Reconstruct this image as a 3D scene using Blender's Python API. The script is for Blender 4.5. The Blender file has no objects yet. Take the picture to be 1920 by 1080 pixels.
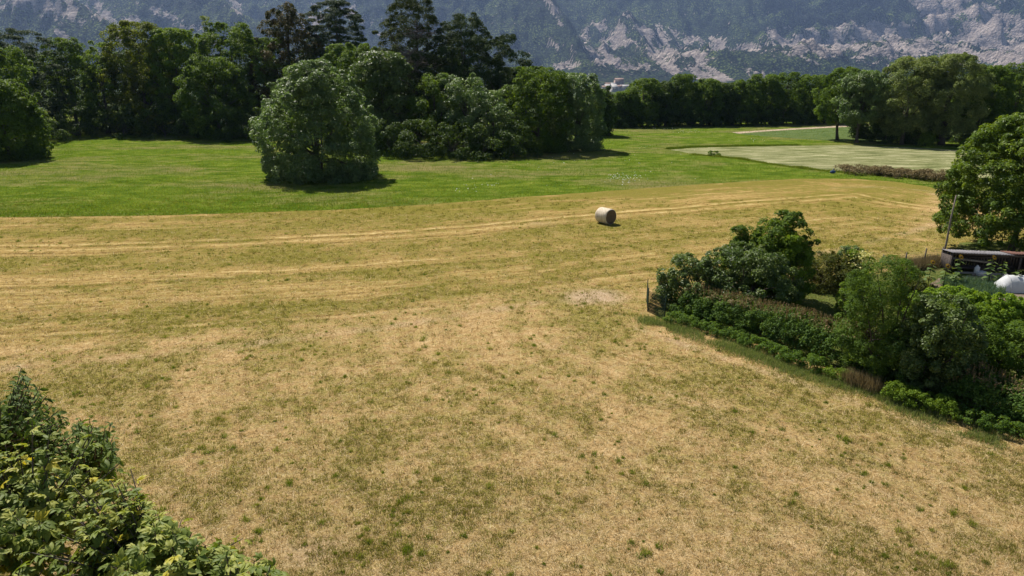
import bpy, math, random
import numpy as np
from mathutils import Vector, Matrix

rad = math.radians
SC = bpy.context.scene
COL = SC.collection

# ------------------------------------------------------------ camera, sky, sun, exposure
F = 1300.0                      # focal length in pixels of a 1920 wide picture
PITCH = rad(17.1)
CAMZ = 12.0
cam_d = bpy.data.cameras.new("camera")
cam = bpy.data.objects.new("camera", cam_d)
COL.objects.link(cam)
cam.location = (0, 0, CAMZ)
cam.rotation_euler = (rad(90) - PITCH, 0, 0)
cam_d.sensor_width = 36.0
cam_d.lens = 36.0 * F / 1920.0
cam_d.clip_start = 0.1
cam_d.clip_end = 20000
SC.camera = cam

SUN_AZ = math.atan2(-0.50, 0.86)     # measured from +Y towards +X
SUN_EL = rad(52)
world = bpy.data.worlds.new("World")
SC.world = world
world.use_nodes = True
wn = world.node_tree
wn.nodes.clear()
sky = wn.nodes.new("ShaderNodeTexSky")
sky.sky_type = 'NISHITA'
sky.sun_disc = False
sky.sun_elevation = SUN_EL
sky.sun_rotation = SUN_AZ
sky.altitude = 800
sky.dust_density = 1.2
bg = wn.nodes.new("ShaderNodeBackground")
bg.inputs['Strength'].default_value = 0.05
wo = wn.nodes.new("ShaderNodeOutputWorld")
wn.links.new(sky.outputs[0], bg.inputs[0])
wn.links.new(bg.outputs[0], wo.inputs[0])

sun_d = bpy.data.lights.new("sun", 'SUN')
sun_d.energy = 4.2
sun_d.angle = rad(0.53)
sun_d.color = (1.0, 0.945, 0.86)
sun = bpy.data.objects.new("sun", sun_d)
COL.objects.link(sun)
S = Vector((math.sin(SUN_AZ) * math.cos(SUN_EL), math.cos(SUN_AZ) * math.cos(SUN_EL), math.sin(SUN_EL)))
sun.rotation_euler = S.to_track_quat('Z', 'Y').to_euler()
sun.location = S * 50 + Vector((0, 0, 40))

SC.view_settings.view_transform = 'Standard'
SC.view_settings.look = 'None'
SC.view_settings.exposure = 0.76
SC.view_settings.gamma = 1.0
SC.render.engine = 'CYCLES'
cy = SC.cycles
cy.max_bounces = 6
cy.diffuse_bounces = 2
cy.glossy_bounces = 2
cy.transmission_bounces = 4
cy.transparent_max_bounces = 6
cy.volume_bounces = 0
cy.use_denoising = True
cy.caustics_reflective = False
cy.caustics_refractive = False

# ------------------------------------------------------------ pixel <-> world helpers
cp, sp = math.cos(PITCH), math.sin(PITCH)


def ray(px, py):
    a = (px - 960) / F
    b = (540 - py) / F
    return np.array([a, cp + b * sp, -sp + b * cp])


def G(px, py, z=0.0):
    d = ray(px, py)
    t = (z - CAMZ) / d[2]
    return np.array([d[0] * t, d[1] * t])


def AT(px, py, Y):
    """world point seen at a pixel at forward distance Y"""
    d = ray(px, py)
    t = Y / d[1]
    return np.array([d[0] * t, Y, CAMZ + d[2] * t])


def proj(x, y, z):
    zc = y * cp - (z - CAMZ) * sp
    yc = y * sp + (z - CAMZ) * cp
    return 960 + F * x / zc, 540 - F * yc / zc


# ------------------------------------------------------------ numpy noise
_lat = np.random.RandomState(7).rand(256, 256).astype(np.float32)


def vnoise(x, y, seed=0):
    x = np.asarray(x, dtype=np.float64) + seed * 17.31
    y = np.asarray(y, dtype=np.float64) + seed * 9.73
    xi = np.floor(x).astype(int)
    yi = np.floor(y).astype(int)
    fx = x - xi
    fy = y - yi
    fx = fx * fx * (3 - 2 * fx)
    fy = fy * fy * (3 - 2 * fy)
    a = _lat[xi % 256, yi % 256]
    b = _lat[(xi + 1) % 256, yi % 256]
    c = _lat[xi % 256, (yi + 1) % 256]
    d = _lat[(xi + 1) % 256, (yi + 1) % 256]
    return (a * (1 - fx) + b * fx) * (1 - fy) + (c * (1 - fx) + d * fx) * fy


def fbm(x, y, octaves=4, seed=0, gain=0.5):
    s, amp, tot = 0.0, 1.0, 0.0
    for o in range(octaves):
        s = s + amp * vnoise(x * 2 ** o, y * 2 ** o, seed + o * 3)
        tot += amp
        amp *= gain
    return s / tot


def ridged(x, y, octaves=4, seed=0, gain=0.5):
    s, amp, tot = 0.0, 1.0, 0.0
    for o in range(octaves):
        n = 1 - np.abs(2 * vnoise(x * 2 ** o, y * 2 ** o, seed + o * 5) - 1)
        s = s + amp * n * n
        tot += amp
        amp *= gain
    return s / tot


def sstep(a, b, x):
    t = np.clip((x - a) / (b - a), 0, 1)
    return t * t * (3 - 2 * t)


# ------------------------------------------------------------ object helpers
def link(o, parent=None):
    COL.objects.link(o)
    if parent is not None:
        o.parent = parent
    return o


def tag(o, label=None, cat=None, group=None, kind=None):
    if label:
        o['label'] = label
    if cat:
        o['category'] = cat
    if group:
        o['group'] = group
    if kind:
        o['kind'] = kind
    return o


def empty(name, loc=(0, 0, 0), label=None, cat=None, group=None, rz=0.0):
    o = bpy.data.objects.new(name, None)
    o.empty_display_size = 0.3
    o.location = loc
    o.rotation_euler = (0, 0, rz)
    link(o)
    return tag(o, label, cat, group)


def mesh_np(name, V, faces, mat, parent=None, attrs=None, smooth=False, mi=None):
    """V (n,3); faces = (m,k) array or list of such arrays"""
    if not isinstance(faces, list):
        faces = [faces]
    faces = [f for f in faces if len(f)]
    me = bpy.data.meshes.new(name)
    V = np.asarray(V, dtype=np.float32)
    me.vertices.add(len(V))
    me.vertices.foreach_set("co", V.ravel())
    nl = sum(f.size for f in faces)
    npoly = sum(len(f) for f in faces)
    me.loops.add(nl)
    me.polygons.add(npoly)
    me.loops.foreach_set("vertex_index", np.concatenate([f.ravel() for f in faces]).astype(np.int32))
    tot = np.concatenate([np.full(len(f), f.shape[1]) for f in faces])
    st = np.concatenate([[0], np.cumsum(tot)[:-1]]).astype(np.int32)
    me.polygons.foreach_set("loop_start", st)
    if mi is not None:
        me.polygons.foreach_set("material_index", np.asarray(mi, dtype=np.int32))
    if smooth:
        me.polygons.foreach_set("use_smooth", np.ones(npoly, dtype=bool))
    me.update(calc_edges=True)
    if attrs:
        for k, (dom, arr) in attrs.items():
            arr = np.asarray(arr, dtype=np.float32)
            a = me.attributes.new(k, 'FLOAT', dom)
            a.data.foreach_set("value", arr.ravel())
    for m in (mat if isinstance(mat, (list, tuple)) else [mat]):
        me.materials.append(m)
    o = bpy.data.objects.new(name, me)
    return link(o, parent)


class MB:
    """collects simple solids for one mesh"""

    def __init__(s):
        s.v = []
        s.q = []
        s.t = []
        s.n = 0

    def add(s, V, q=None, t=None):
        V = np.asarray(V, float)
        s.v.append(V)
        if q is not None and len(q):
            s.q.append(np.asarray(q, int) + s.n)
        if t is not None and len(t):
            s.t.append(np.asarray(t, int) + s.n)
        s.n += len(V)

    def box(s, c, size, rz=0.0, M=None, jitter=0.0, bev=0.0):
        x, y, z = [a / 2 for a in size]
        b = bev
        if b <= 0:
            V = np.array([[-x, -y, -z], [x, -y, -z], [x, y, -z], [-x, y, -z], [-x, -y, z], [x, -y, z], [x, y, z], [-x, y, z]], float)
            Q = [[0, 3, 2, 1], [4, 5, 6, 7], [0, 1, 5, 4], [1, 2, 6, 5], [2, 3, 7, 6], [3, 0, 4, 7]]
        else:
            ring = lambda xx, yy, zz: [[-xx, -yy, zz], [xx, -yy, zz], [xx, yy, zz], [-xx, yy, zz]]
            V = np.array(ring(x - b, y - b, -z) + ring(x, y, -z + b) + ring(x, y, z - b) + ring(x - b, y - b, z), float)
            Q = [[0, 3, 2, 1], [12, 13, 14, 15]]
            for k in range(3):
                for i in range(4):
                    j = (i + 1) % 4
                    Q.append([k * 4 + i, k * 4 + j, k * 4 + 4 + j, k * 4 + 4 + i])
        if M is None:
            M = Matrix.Rotation(rz, 3, 'Z')
        V = V @ np.array(M).T + np.asarray(c, float)
        s.add(V, Q)

    def tube(s, pts, rads, seg=6, cap=True):
        P = [Vector(p) for p in pts]
        n = len(P)
        V = []
        up = Vector((0.13, 0.21, 0.97))
        for i in range(n):
            d = (P[min(i + 1, n - 1)] - P[max(i - 1, 0)])
            if d.length < 1e-6:
                d = Vector((0, 0, 1))
            d.normalize()
            a = d.cross(up)
            if a.length < 0.1:
                a = d.cross(Vector((1, 0, 0)))
            a.normalize()
            b = d.cross(a)
            r = rads[i] if hasattr(rads, '__len__') else rads
            for k in range(seg):
                t = 2 * math.pi * k / seg
                V.append(P[i] + (a * math.cos(t) + b * math.sin(t)) * r)
        Q = []
        for i in range(n - 1):
            for k in range(seg):
                j = (k + 1) % seg
                Q.append([i * seg + k, i * seg + j, (i + 1) * seg + j, (i + 1) * seg + k])
        T = []
        if cap:
            V.append(P[0])
            V.append(P[-1])
            c0 = n * seg
            for k in range(seg):
                j = (k + 1) % seg
                T.append([c0, j, k])
                T.append([c0 + 1, (n - 1) * seg + k, (n - 1) * seg + j])
        s.add([list(v) for v in V], Q, T)

    def build(s, name, mat, parent=None, smooth=False, loc=None):
        V = np.concatenate(s.v)
        fs = []
        if s.q:
            fs.append(np.concatenate(s.q))
        if s.t:
            fs.append(np.concatenate(s.t))
        o = mesh_np(name, V, fs, mat, parent, smooth=smooth)
        if loc is not None:
            o.location = loc
        return o


# ------------------------------------------------------------ materials
class NT:
    def __init__(s, name):
        s.m = bpy.data.materials.new(name)
        s.m.use_nodes = True
        s.t = s.m.node_tree
        s.t.nodes.clear()
        s.out = s.n("ShaderNodeOutputMaterial")

    def n(s, typ, **kw):
        nd = s.t.nodes.new(typ)
        for k, v in kw.items():
            if k.startswith('i_'):
                key = k[2:].replace('_', ' ')
                nd.inputs[key].default_value = v
            else:
                setattr(nd, k, v)
        return nd

    def l(s, a, b):
        s.t.links.new(a, b)

    def coord(s):
        return s.n("ShaderNodeTexCoord").outputs['Object']

    def noise(s, vec, scale, detail=3.0, rough=0.55, dim='3D', w=None):
        nd = s.n("ShaderNodeTexNoise")
        nd.noise_dimensions = dim
        nd.inputs['Scale'].default_value = scale
        nd.inputs['Detail'].default_value = detail
        nd.inputs['Roughness'].default_value = rough
        if vec is not None and dim != '1D':
            s.l(vec, nd.inputs['Vector'])
        if w is not None:
            s.l(w, nd.inputs['W'])
        return nd.outputs[0]

    def attr(s, name):
        nd = s.n("ShaderNodeAttribute")
        nd.attribute_name = name
        return nd.outputs['Fac']

    def ramp(s, fac, stops, interp='LINEAR'):
        nd = s.n("ShaderNodeValToRGB")
        cr = nd.color_ramp
        cr.interpolation = interp
        while len(cr.elements) < len(stops):
            cr.elements.new(0.5)
        for e, (p, c) in zip(cr.elements, stops):
            e.position = p
            e.color = (c[0], c[1], c[2], 1) if hasattr(c, '__len__') else (c, c, c, 1)
        s.l(fac, nd.inputs[0])
        return nd.outputs[0]

    def math(s, op, a, b=None, clamp=False):
        nd = s.n("ShaderNodeMath", operation=op, use_clamp=clamp)
        for i, v in enumerate((a, b)):
            if v is None:
                continue
            if isinstance(v, (int, float)):
                nd.inputs[i].default_value = v
            else:
                s.l(v, nd.inputs[i])
        return nd.outputs[0]

    def mix(s, fac, a, b, mode='MIX'):
        nd = s.n("ShaderNodeMix", data_type='RGBA', blend_type=mode)
        for sock, v in ((nd.inputs[0], fac), (nd.inputs[6], a), (nd.inputs[7], b)):
            if isinstance(v, (int, float)):
                sock.default_value = v
            elif isinstance(v, tuple):
                sock.default_value = (v[0], v[1], v[2], 1)
            else:
                s.l(v, sock)
        return nd.outputs[2]

    def bump(s, h, strength, dist):
        nd = s.n("ShaderNodeBump")
        nd.inputs['Strength'].default_value = strength
        nd.inputs['Distance'].default_value = dist
        s.l(h, nd.inputs['Height'])
        return nd.outputs[0]

    def surf(s, color, rough=0.8, normal=None, spec=0.3, **kw):
        p = s.n("ShaderNodeBsdfPrincipled")
        if isinstance(color, tuple):
            p.inputs['Base Color'].default_value = (color[0], color[1], color[2], 1)
        else:
            s.l(color, p.inputs['Base Color'])
        if isinstance(rough, (int, float)):
            p.inputs['Roughness'].default_value = rough
        else:
            s.l(rough, p.inputs['Roughness'])
        p.inputs['Specular IOR Level'].default_value = spec
        if normal is not None:
            s.l(normal, p.inputs['Normal'])
        for k, v in kw.items():
            p.inputs[k].default_value = v
        return p.outputs[0]

    def done(s, sh):
        s.l(sh, s.out.inputs['Surface'])
        return s.m


def leaf_mat(name, c0, c1, c2, trans=0.33, rough=0.6, spec=0.12, tcol=None, gain=(1.75, 1.62, 1.05)):
    """three leaf colours chosen leaf by leaf through the tint attribute"""
    t = NT(name)
    a = t.attr("tint")
    c0, c1, c2 = [tuple(v * k for v, k in zip(c_, gain)) for c_ in (c0, c1, c2)]
    c = t.ramp(a, [(0.0, c0), (0.5, c1), (1.0, c2)])
    p = t.surf(c, rough, spec=spec)
    tr = t.n("ShaderNodeBsdfTranslucent")
    tc = t.mix(1.0, c, tcol or (1.9, 1.75, 0.5), 'MULTIPLY')
    t.l(tc, tr.inputs['Color'])
    mx = t.n("ShaderNodeMixShader")
    mx.inputs[0].default_value = trans
    t.l(p, mx.inputs[1])
    t.l(tr.outputs[0], mx.inputs[2])
    return t.done(mx.outputs[0])


def simple_mat(name, c0, c1, scale=6.0, rough=0.8, bump=0.3, bd=0.02, spec=0.25, stretch=None):
    t = NT(name)
    co = t.coord()
    if stretch:
        mp = t.n("ShaderNodeMapping")
        mp.inputs['Scale'].default_value = stretch
        t.l(co, mp.inputs[0])
        co = mp.outputs[0]
    n = t.noise(co, scale, 5, 0.6)
    c = t.ramp(n, [(0.3, c0), (0.7, c1)])
    return t.done(t.surf(c, rough, t.bump(n, bump, bd), spec))


M = {}
M['bark'] = simple_mat("bark", (0.05, 0.04, 0.03), (0.16, 0.13, 0.10), 5, 0.9, 0.6, 0.03, stretch=(3, 3, .6))
M['bark_pale'] = simple_mat("pale_bark", (0.16, 0.13, 0.10), (0.30, 0.25, 0.21), 5, 0.9, 0.4, 0.02)
M['leaf_mid'] = leaf_mat("leaf_mid_green", (0.030, 0.060, 0.014), (0.052, 0.095, 0.020), (0.085, 0.135, 0.028))
M['leaf_bright'] = leaf_mat("leaf_bright_green", (0.045, 0.085, 0.013), (0.075, 0.130, 0.020), (0.115, 0.175, 0.030))
M['leaf_walnut'] = leaf_mat("leaf_walnut", (0.030, 0.060, 0.012), (0.055, 0.098, 0.018), (0.105, 0.155, 0.030), 0.3, 0.5, 0.2)
M['leaf_dusty'] = leaf_mat("leaf_dusty_green", (0.036, 0.062, 0.020), (0.062, 0.098, 0.032), (0.115, 0.150, 0.058), 0.3, 0.5, 0.3, (1.4, 1.5, .6), (1.7, 1.6, 1.15))
M['leaf_dark'] = leaf_mat("leaf_dark_green", (0.018, 0.038, 0.012), (0.032, 0.060, 0.017), (0.055, 0.090, 0.024), 0.25)
M['leaf_grey'] = leaf_mat("leaf_grey_green", (0.040, 0.070, 0.026), (0.070, 0.110, 0.042), (0.115, 0.155, 0.065), 0.30, 0.5, 0.35, (1.3, 1.5, .6), (2.1, 1.9, 1.6))
M['leaf_willow'] = leaf_mat("leaf_willow", (0.060, 0.085, 0.035), (0.095, 0.125, 0.048), (0.15, 0.175, 0.07), 0.3, 0.6, 0.2, (1.3, 1.4, .7), (1.9, 1.8, 1.4))
M['leaf_yellow'] = leaf_mat("leaf_yellow_green", (0.040, 0.065, 0.012), (0.085, 0.105, 0.018), (0.15, 0.165, 0.022), tcol=(1.35, 1.5, .5))
M['leaf_copper'] = leaf_mat("leaf_copper", (0.026, 0.042, 0.012), (0.052, 0.058, 0.018), (0.120, 0.082, 0.03), 0.2, gain=(1.5, 1.35, 1.0), tcol=(1.2, 1.3, .6))
M['leaf_hedge'] = leaf_mat("leaf_hedge", (0.028, 0.055, 0.016), (0.052, 0.095, 0.025), (0.092, 0.140, 0.036), 0.3, gain=(1.6, 1.6, 1.1))
M['leaf_hedge_tip'] = leaf_mat("leaf_hedge_tip", (0.10, 0.10, 0.035), (0.19, 0.145, 0.075), (0.29, 0.205, 0.13), 0.25, tcol=(1.2, 1.1, .8), gain=(1.1, 1.1, 1))
M['leaf_olive'] = leaf_mat("leaf_olive", (0.040, 0.055, 0.015), (0.075, 0.085, 0.022), (0.125, 0.110, 0.035), 0.3, gain=(1.2, 1.25, 1.0))
M['leaf_lime'] = leaf_mat("leaf_lime", (0.085, 0.150, 0.020), (0.135, 0.210, 0.030), (0.21, 0.28, 0.05), 0.4, gain=(1.15, 1.2, 0.9))
M['leaf_nettle'] = leaf_mat("leaf_nettle", (0.055, 0.105, 0.020), (0.090, 0.160, 0.032), (0.15, 0.23, 0.05), 0.4, gain=(1.05, 1.05, 0.9))
M['needle'] = leaf_mat("needle_dark", (0.014, 0.032, 0.012), (0.026, 0.052, 0.018), (0.048, 0.075, 0.022), 0.15, 0.65, gain=(1.5, 1.35, 1.0))
M['needle_olive'] = leaf_mat("needle_olive", (0.018, 0.034, 0.010), (0.034, 0.055, 0.015), (0.060, 0.082, 0.022), 0.15, 0.65, gain=(1.5, 1.35, 1.0))
M['flower_yellow'] = leaf_mat("flower_yellow", (0.55, 0.50, 0.10), (0.65, 0.60, 0.20), (0.75, 0.72, 0.35), 0.3, tcol=(1, 1, 1), gain=(1, 1, 1))
M['twig_dead'] = simple_mat("dead_twigs", (0.20, 0.16, 0.14), (0.36, 0.30, 0.27), 9, 0.9)

# ------------------------------------------------------------ foliage generators


def unit(a):
    return a / np.maximum(np.linalg.norm(a, axis=1, keepdims=True), 1e-9)


def leaf_quads(C, N, size, aspect, rng, fold=0.18, T=None):
    """diamond leaves folded on the midrib"""
    n = len(C)
    if T is None:
        T = rng.normal(size=(n, 3))
    T = T - N * np.sum(T * N, axis=1, keepdims=True)
    T = unit(T)
    B = np.cross(N, T)
    L = (size * (0.7 + 0.6 * rng.rand(n)))[:, None]
    W = L * aspect
    base = C - T * L * 0.5
    tip = C + T * L * 0.5 - N * L * 0.12
    le = C + B * W * 0.5 + N * L * fold * 0.5
    ri = C - B * W * 0.5 + N * L * fold * 0.5
    V = np.stack([base, ri, tip, le], axis=1).reshape(-1, 3)
    Fq = np.arange(n * 4).reshape(n, 4)
    return V, Fq


def clump_leaves(cent, outward, rc, nleaf, rng, squash=0.8, updir=0.45, spread=0.55):
    k = len(cent)
    idx = np.repeat(np.arange(k), nleaf) if np.isscalar(nleaf) else np.repeat(np.arange(k), nleaf)
    n = len(idx)
    d = unit(rng.normal(size=(n, 3)) + outward[idx] * 0.75 + np.array([0, 0, 0.35]))
    r = (0.45 + 0.55 * rng.rand(n) ** 0.6) * (rc[idx] if hasattr(rc, '__len__') else rc)
    P = cent[idx] + d * r[:, None] * np.array([1, 1, squash])
    N = unit(d * spread + np.array([0, 0, updir]) + rng.normal(size=(n, 3)) * 0.42)
    return P, N, idx


def crown(rng, H, R, z0, profile, nclump, rc, nleaf, lsize, aspect=0.55, lump=0.22, squash=0.8,
          inner=0.25, ell=(1, 1), lean=(0, 0), updir=0.45):
    """returns leaf positions: profile(t) is the relative radius at relative height t"""
    ts = np.linspace(0.0, 1.0, 200)
    pv_ = np.array([max(profile(t), 0.02) for t in ts])
    w = pv_ + 0.1 + 0.02 * np.abs(np.gradient(pv_, ts)) * pv_ * R * 2
    cdf = np.cumsum(w) / w.sum()
    t = np.interp(rng.rand(nclump), cdf, ts)
    th = rng.rand(nclump) * 2 * math.pi
    pr = np.interp(t, ts, [profile(a) for a in ts])
    s0 = rng.randint(100)
    lum = 1 + lump * 2 * (fbm(th * 1.6 + 50, t * 5.0 + 10, 3, s0) - 0.5)
    isin = rng.rand(nclump) < inner
    fr = np.where(isin, 0.25 + 0.5 * rng.rand(nclump), 0.80 + 0.2 * rng.rand(nclump))
    rr = R * pr * lum * fr
    hz = z0 + (H - z0) * t
    hz = np.where(isin, z0 + (hz - z0) * 0.92, hz)
    C = np.stack([rr * np.cos(th) * ell[0] + lean[0] * t, rr * np.sin(th) * ell[1] + lean[1] * t, hz], axis=1)
    rcs = rc * (0.65 + 0.7 * rng.rand(nclump))
    ax_ = rng.rand(nclump) < 0.10          # clumps that fill the axis towards the top
    q = rng.rand(nclump)
    C[ax_, 0] *= 0.35
    C[ax_, 1] *= 0.35
    C[ax_, 2] = (z0 + (H - z0) * (0.35 + 0.62 * q))[ax_]
    C[:, 2] = np.minimum(C[:, 2], H - rcs * squash * 0.8)
    C[:, 2] = np.maximum(C[:, 2], rcs * squash * 0.6)
    out = unit(np.stack([np.cos(th), np.sin(th), (t - 0.35) * 1.4], axis=1))
    proud = rng.rand(nclump) < 0.12        # loose shoots standing proud of the crown
    C[proud] += (out * rc * (0.5 + 0.5 * rng.rand(nclump))[:, None])[proud]
    rcs[proud] *= 0.5
    P, N, idx = clump_leaves(C, out, rcs, nleaf, rng, squash, updir)
    return C, P, N, idx


def make_trunk(rng, H, r0, targets, tz=0.45, bend=0.3, nl=10, base_sink=0.25, stems=1, spread=0.0):
    mb = MB()
    for sidx in range(stems):
        a = rng.rand() * 6.28
        sx, sy = math.cos(a) * spread, math.sin(a) * spread
        top = np.array([rng.normal() * bend + sx * 2.5, rng.normal() * bend + sy * 2.5, H * (0.86 if stems == 1 else 0.7)])
        base = np.array([sx * 0.3, sy * 0.3, -base_sink])
        mid = base * 0.5 + top * 0.5 + np.array([rng.normal() * bend, rng.normal() * bend, 0])
        pts, rs = [], []
        for k in range(9):
            u = k / 8
            p = base * (1 - u) ** 2 + mid * 2 * u * (1 - u) + top * u * u
            pts.append(p)
            rs.append(r0 * ((1 - u) ** 0.8 * 0.92 + 0.08) * (1.35 if k == 0 else 1) / (stems ** 0.5))
        mb.tube(pts, rs, 8)
        m = max(2, nl // stems)
        if len(targets):
            for j in rng.choice(len(targets), min(m, len(targets)), replace=False):
                tg = targets[j]
                u = np.clip(tz * 0.6 + 0.5 * rng.rand() * (tg[2] / H), 0.12, 0.9)
                k = u * 8
                i0 = int(k)
                s = pts[i0] * (1 - (k - i0)) + pts[min(i0 + 1, 8)] * (k - i0)
                if tg[2] < s[2] - 0.5:
                    s = pts[2]
                m1 = s * 0.5 + tg * 0.5 + np.array([0, 0, np.linalg.norm(tg - s) * 0.10])
                lp = [s, s * 0.6 + m1 * 0.4 + 0.02, m1, m1 * 0.4 + tg * 0.6, tg]
                rl = r0 * 0.42 * (1 - u) + 0.03
                mb.tube(lp, [rl, rl * .8, rl * .6, rl * .4, rl * .15], 5, False)
    return mb


def tint_of(idx, n, rng, cl=0.5, k=0):
    c = rng.rand(max(idx.max() + 1, 1) if len(idx) else 1)
    return np.clip(cl * c[idx] + (1 - cl) * rng.rand(len(idx)), 0, 1)


# profiles
def p_round(t):
    return math.sqrt(max(0.02, 1 - (2 * t - 0.92) ** 2 / 1.22))


def p_egg(t):
    return max(0.05, (0.80 + 0.45 * t) if t < 0.28 else math.sqrt(max(0.0, 1 - ((t - 0.30) / 0.76) ** 2)))


def p_lone(t):
    return float(np.interp(t, [0, .15, .32, .5, .7, .85, .95, 1], [.86, .97, 1, .93, .74, .52, .30, .12]))


def p_cone(t):
    return 0.08 + (0.95 * (1 - t) ** 0.62) * min(1, 0.75 + t * 1.2)


def p_dome(t):
    return math.sqrt(max(0.01, 1 - t * t * 0.96))


def p_column(t):
    return max(0.05, min(1, 0.8 + 0.6 * t) * (math.sqrt(max(0.0, 1 - ((t - 0.55) / 0.47) ** 2)) if t > 0.55 else 1.0))


PROF = {'lone': p_lone, 'round': p_round, 'egg': p_egg, 'cone': p_cone, 'dome': p_dome, 'column': p_column}


def build_tree(name, label, cat, loc, H, R, mat, seed, prof='round', z0=0.08, nclump=70, rc=1.1, nleaf=150,
               lsize=0.30, aspect=0.55, lump=0.22, group=None, trunk_r=None, squash=0.8, ell=(1, 1), inner=0.22,
               stems=1, spread=0.0, lean=(0, 0), updir=0.45, bark='bark', extra=None, skirt=0, cl=0.5, nl=10, tb=0.3, base=0.25):
    rng = np.random.RandomState(seed)
    root = empty(name, loc, label, cat, group)
    C, P, N, idx = crown(rng, H, R, H * z0, PROF[prof], nclump, rc, nleaf, lsize, aspect, lump, squash, inner, ell, lean, updir)
    if skirt:
        a_ = rng.rand(skirt) * 6.283
        r_ = R * (.35 + .55 * rng.rand(skirt))
        extra = list(extra or []) + [(r_[i] * math.cos(a_[i]), r_[i] * math.sin(a_[i]), .25 + 1.3 * rng.rand(), rc * 1.1) for i in range(skirt)]
    if extra is not None:
        C2 = np.array([e[:3] for e in extra])
        r2 = np.array([e[3] for e in extra])
        o2 = unit(C2 - np.array([0, 0, H * 0.35]))
        P2, N2, i2 = clump_leaves(C2, o2, r2, nleaf, rng, squash, updir)
        idx = np.concatenate([idx, i2 + idx.max() + 1])
        P, N, C = np.concatenate([P, P2]), np.concatenate([N, N2]), np.concatenate([C, C2])
    keep = P[:, 2] > 0.03
    P, N, idx = P[keep], N[keep], idx[keep]
    V, Q = leaf_quads(P, N, lsize, aspect, rng)
    ti = tint_of(idx, len(P), rng, cl)
    mesh_np("crown", V, Q, mat, root, attrs={'tint': ('FACE', ti)})
    tr = make_trunk(rng, H, trunk_r or (0.018 * H + 0.05), C, tb if tb else 0.3, 0.3, nl, base, stems, spread)
    tr.build("trunk", M[bark], root, smooth=True)
    return root


def place(px, basepy, toppy, hwpx):
    """ground point under a pixel and the real height and half width of what stands there"""
    g = G(px, basepy)
    top = AT(px, toppy, g[1])
    zc = g[1] * cp + CAMZ * sp
    return (g[0], g[1], 0.0), top[2], hwpx * zc / F


def place_y(px, Y, toppy, hwpx):
    top = AT(px, toppy, Y)
    zc = Y * cp + (CAMZ - top[2] * 0.5) * sp
    return ((px - 960) / F * zc, Y, 0.0), top[2], hwpx * zc / F


# ============================================================ SETTING
def grid_mesh(name, xs, ys, zf, mat, attrs=None, smooth=True, kind='structure'):
    X, Y = np.meshgrid(xs, ys)
    Z = zf(X, Y)
    V = np.stack([X.ravel(), Y.ravel(), Z.ravel()], 1)
    nx, ny = len(xs), len(ys)
    i = np.arange(nx * ny).reshape(ny, nx)
    Q = np.stack([i[:-1, :-1].ravel(), i[:-1, 1:].ravel(), i[1:, 1:].ravel(), i[1:, :-1].ravel()], 1)
    at = {k: ('POINT', f(X, Y).ravel()) for k, f in (attrs or {}).items()}
    o = mesh_np(name, V, Q, mat, attrs=at, smooth=smooth)
    o['kind'] = kind
    return o


def pix_poly(pts, z=0.0):
    return np.array([G(a, b, z) for a, b in pts])


def poly_dist(X, Y, P):
    """distance of points to a polyline"""
    best = np.full(np.shape(X), 1e9)
    for (x0, y0), (x1, y1) in zip(P[:-1], P[1:]):
        dx, dy = x1 - x0, y1 - y0
        t = np.clip(((X - x0) * dx + (Y - y0) * dy) / (dx * dx + dy * dy), 0, 1)
        d = np.hypot(X - x0 - t * dx, Y - y0 - t * dy)
        best = np.minimum(best, d)
    return best


def inside(X, Y, P):
    X = np.asarray(X)
    r = np.zeros(X.shape, bool)
    n = len(P)
    for i in range(n):
        x0, y0 = P[i]
        x1, y1 = P[(i + 1) % n]
        c = ((y0 > Y) != (y1 > Y)) & (X < (x1 - x0) * (Y - y0) / (y1 - y0 + 1e-12) + x0)
        r ^= c
    return r


FAR = pix_poly([(-900, 418), (0, 408), (300, 404), (640, 393), (780, 385), (1000, 368), (1250, 350), (1400, 340),
                (1500, 335), (1600, 335), (1680, 341), (1740, 350), (1800, 362)])
NEAR = pix_poly([(1800, 362), (1790, 420), (1770, 480), (1690, 500), (1600, 520), (1400, 545), (1212, 572),
                 (1200, 604), (1330, 645), (1480, 690), (1600, 722), (1760, 775), (1920, 822), (2300, 950)])
TRACKS = [pix_poly([(-100, 700), (150, 680), (420, 650), (700, 615), (900, 585), (1130, 552)]),
          pix_poly([(1190, 612), (1320, 660), (1480, 712), (1640, 768), (1800, 822), (2000, 890)]),
          pix_poly([(1000, 640), (1150, 690), (1330, 770), (1500, 850), (1700, 950), (1900, 1060)]),
          pix_poly([(1500, 487), (1600, 462), (1700, 438), (1765, 415), (1785, 380), (1740, 358), (1660, 350), (1560, 352)])]
BARE = [(1110, 556, 70, 16, 1.0), (600, 1030, 90, 40, .7), (1040, 1010, 60, 30, .5), (330, 560, 120, 20, .35), (1010, 420, 60, 12, .4)]


def side(X, Y):
    """positive beyond the light track that divides the two mowing directions"""
    T = TRACKS[0]
    yl = np.interp(X, T[:, 0], T[:, 1])
    return np.where(X > T[-1, 0], poly_dist(X, Y, NEAR) * np.where(Y > 31, 1, -1), Y - yl)


def f_v(X, Y):
    d1 = poly_dist(X, Y, FAR)
    d2 = poly_dist(X, Y, NEAR)
    return np.where(side(X, Y) > 0, d1, d2)


def f_amp(X, Y):
    sd = side(X, Y)
    return np.where(sd > 0, sstep(0.2, 4, sd) * 0.95, sstep(0.2, 3, -sd) * 0.42)


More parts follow.
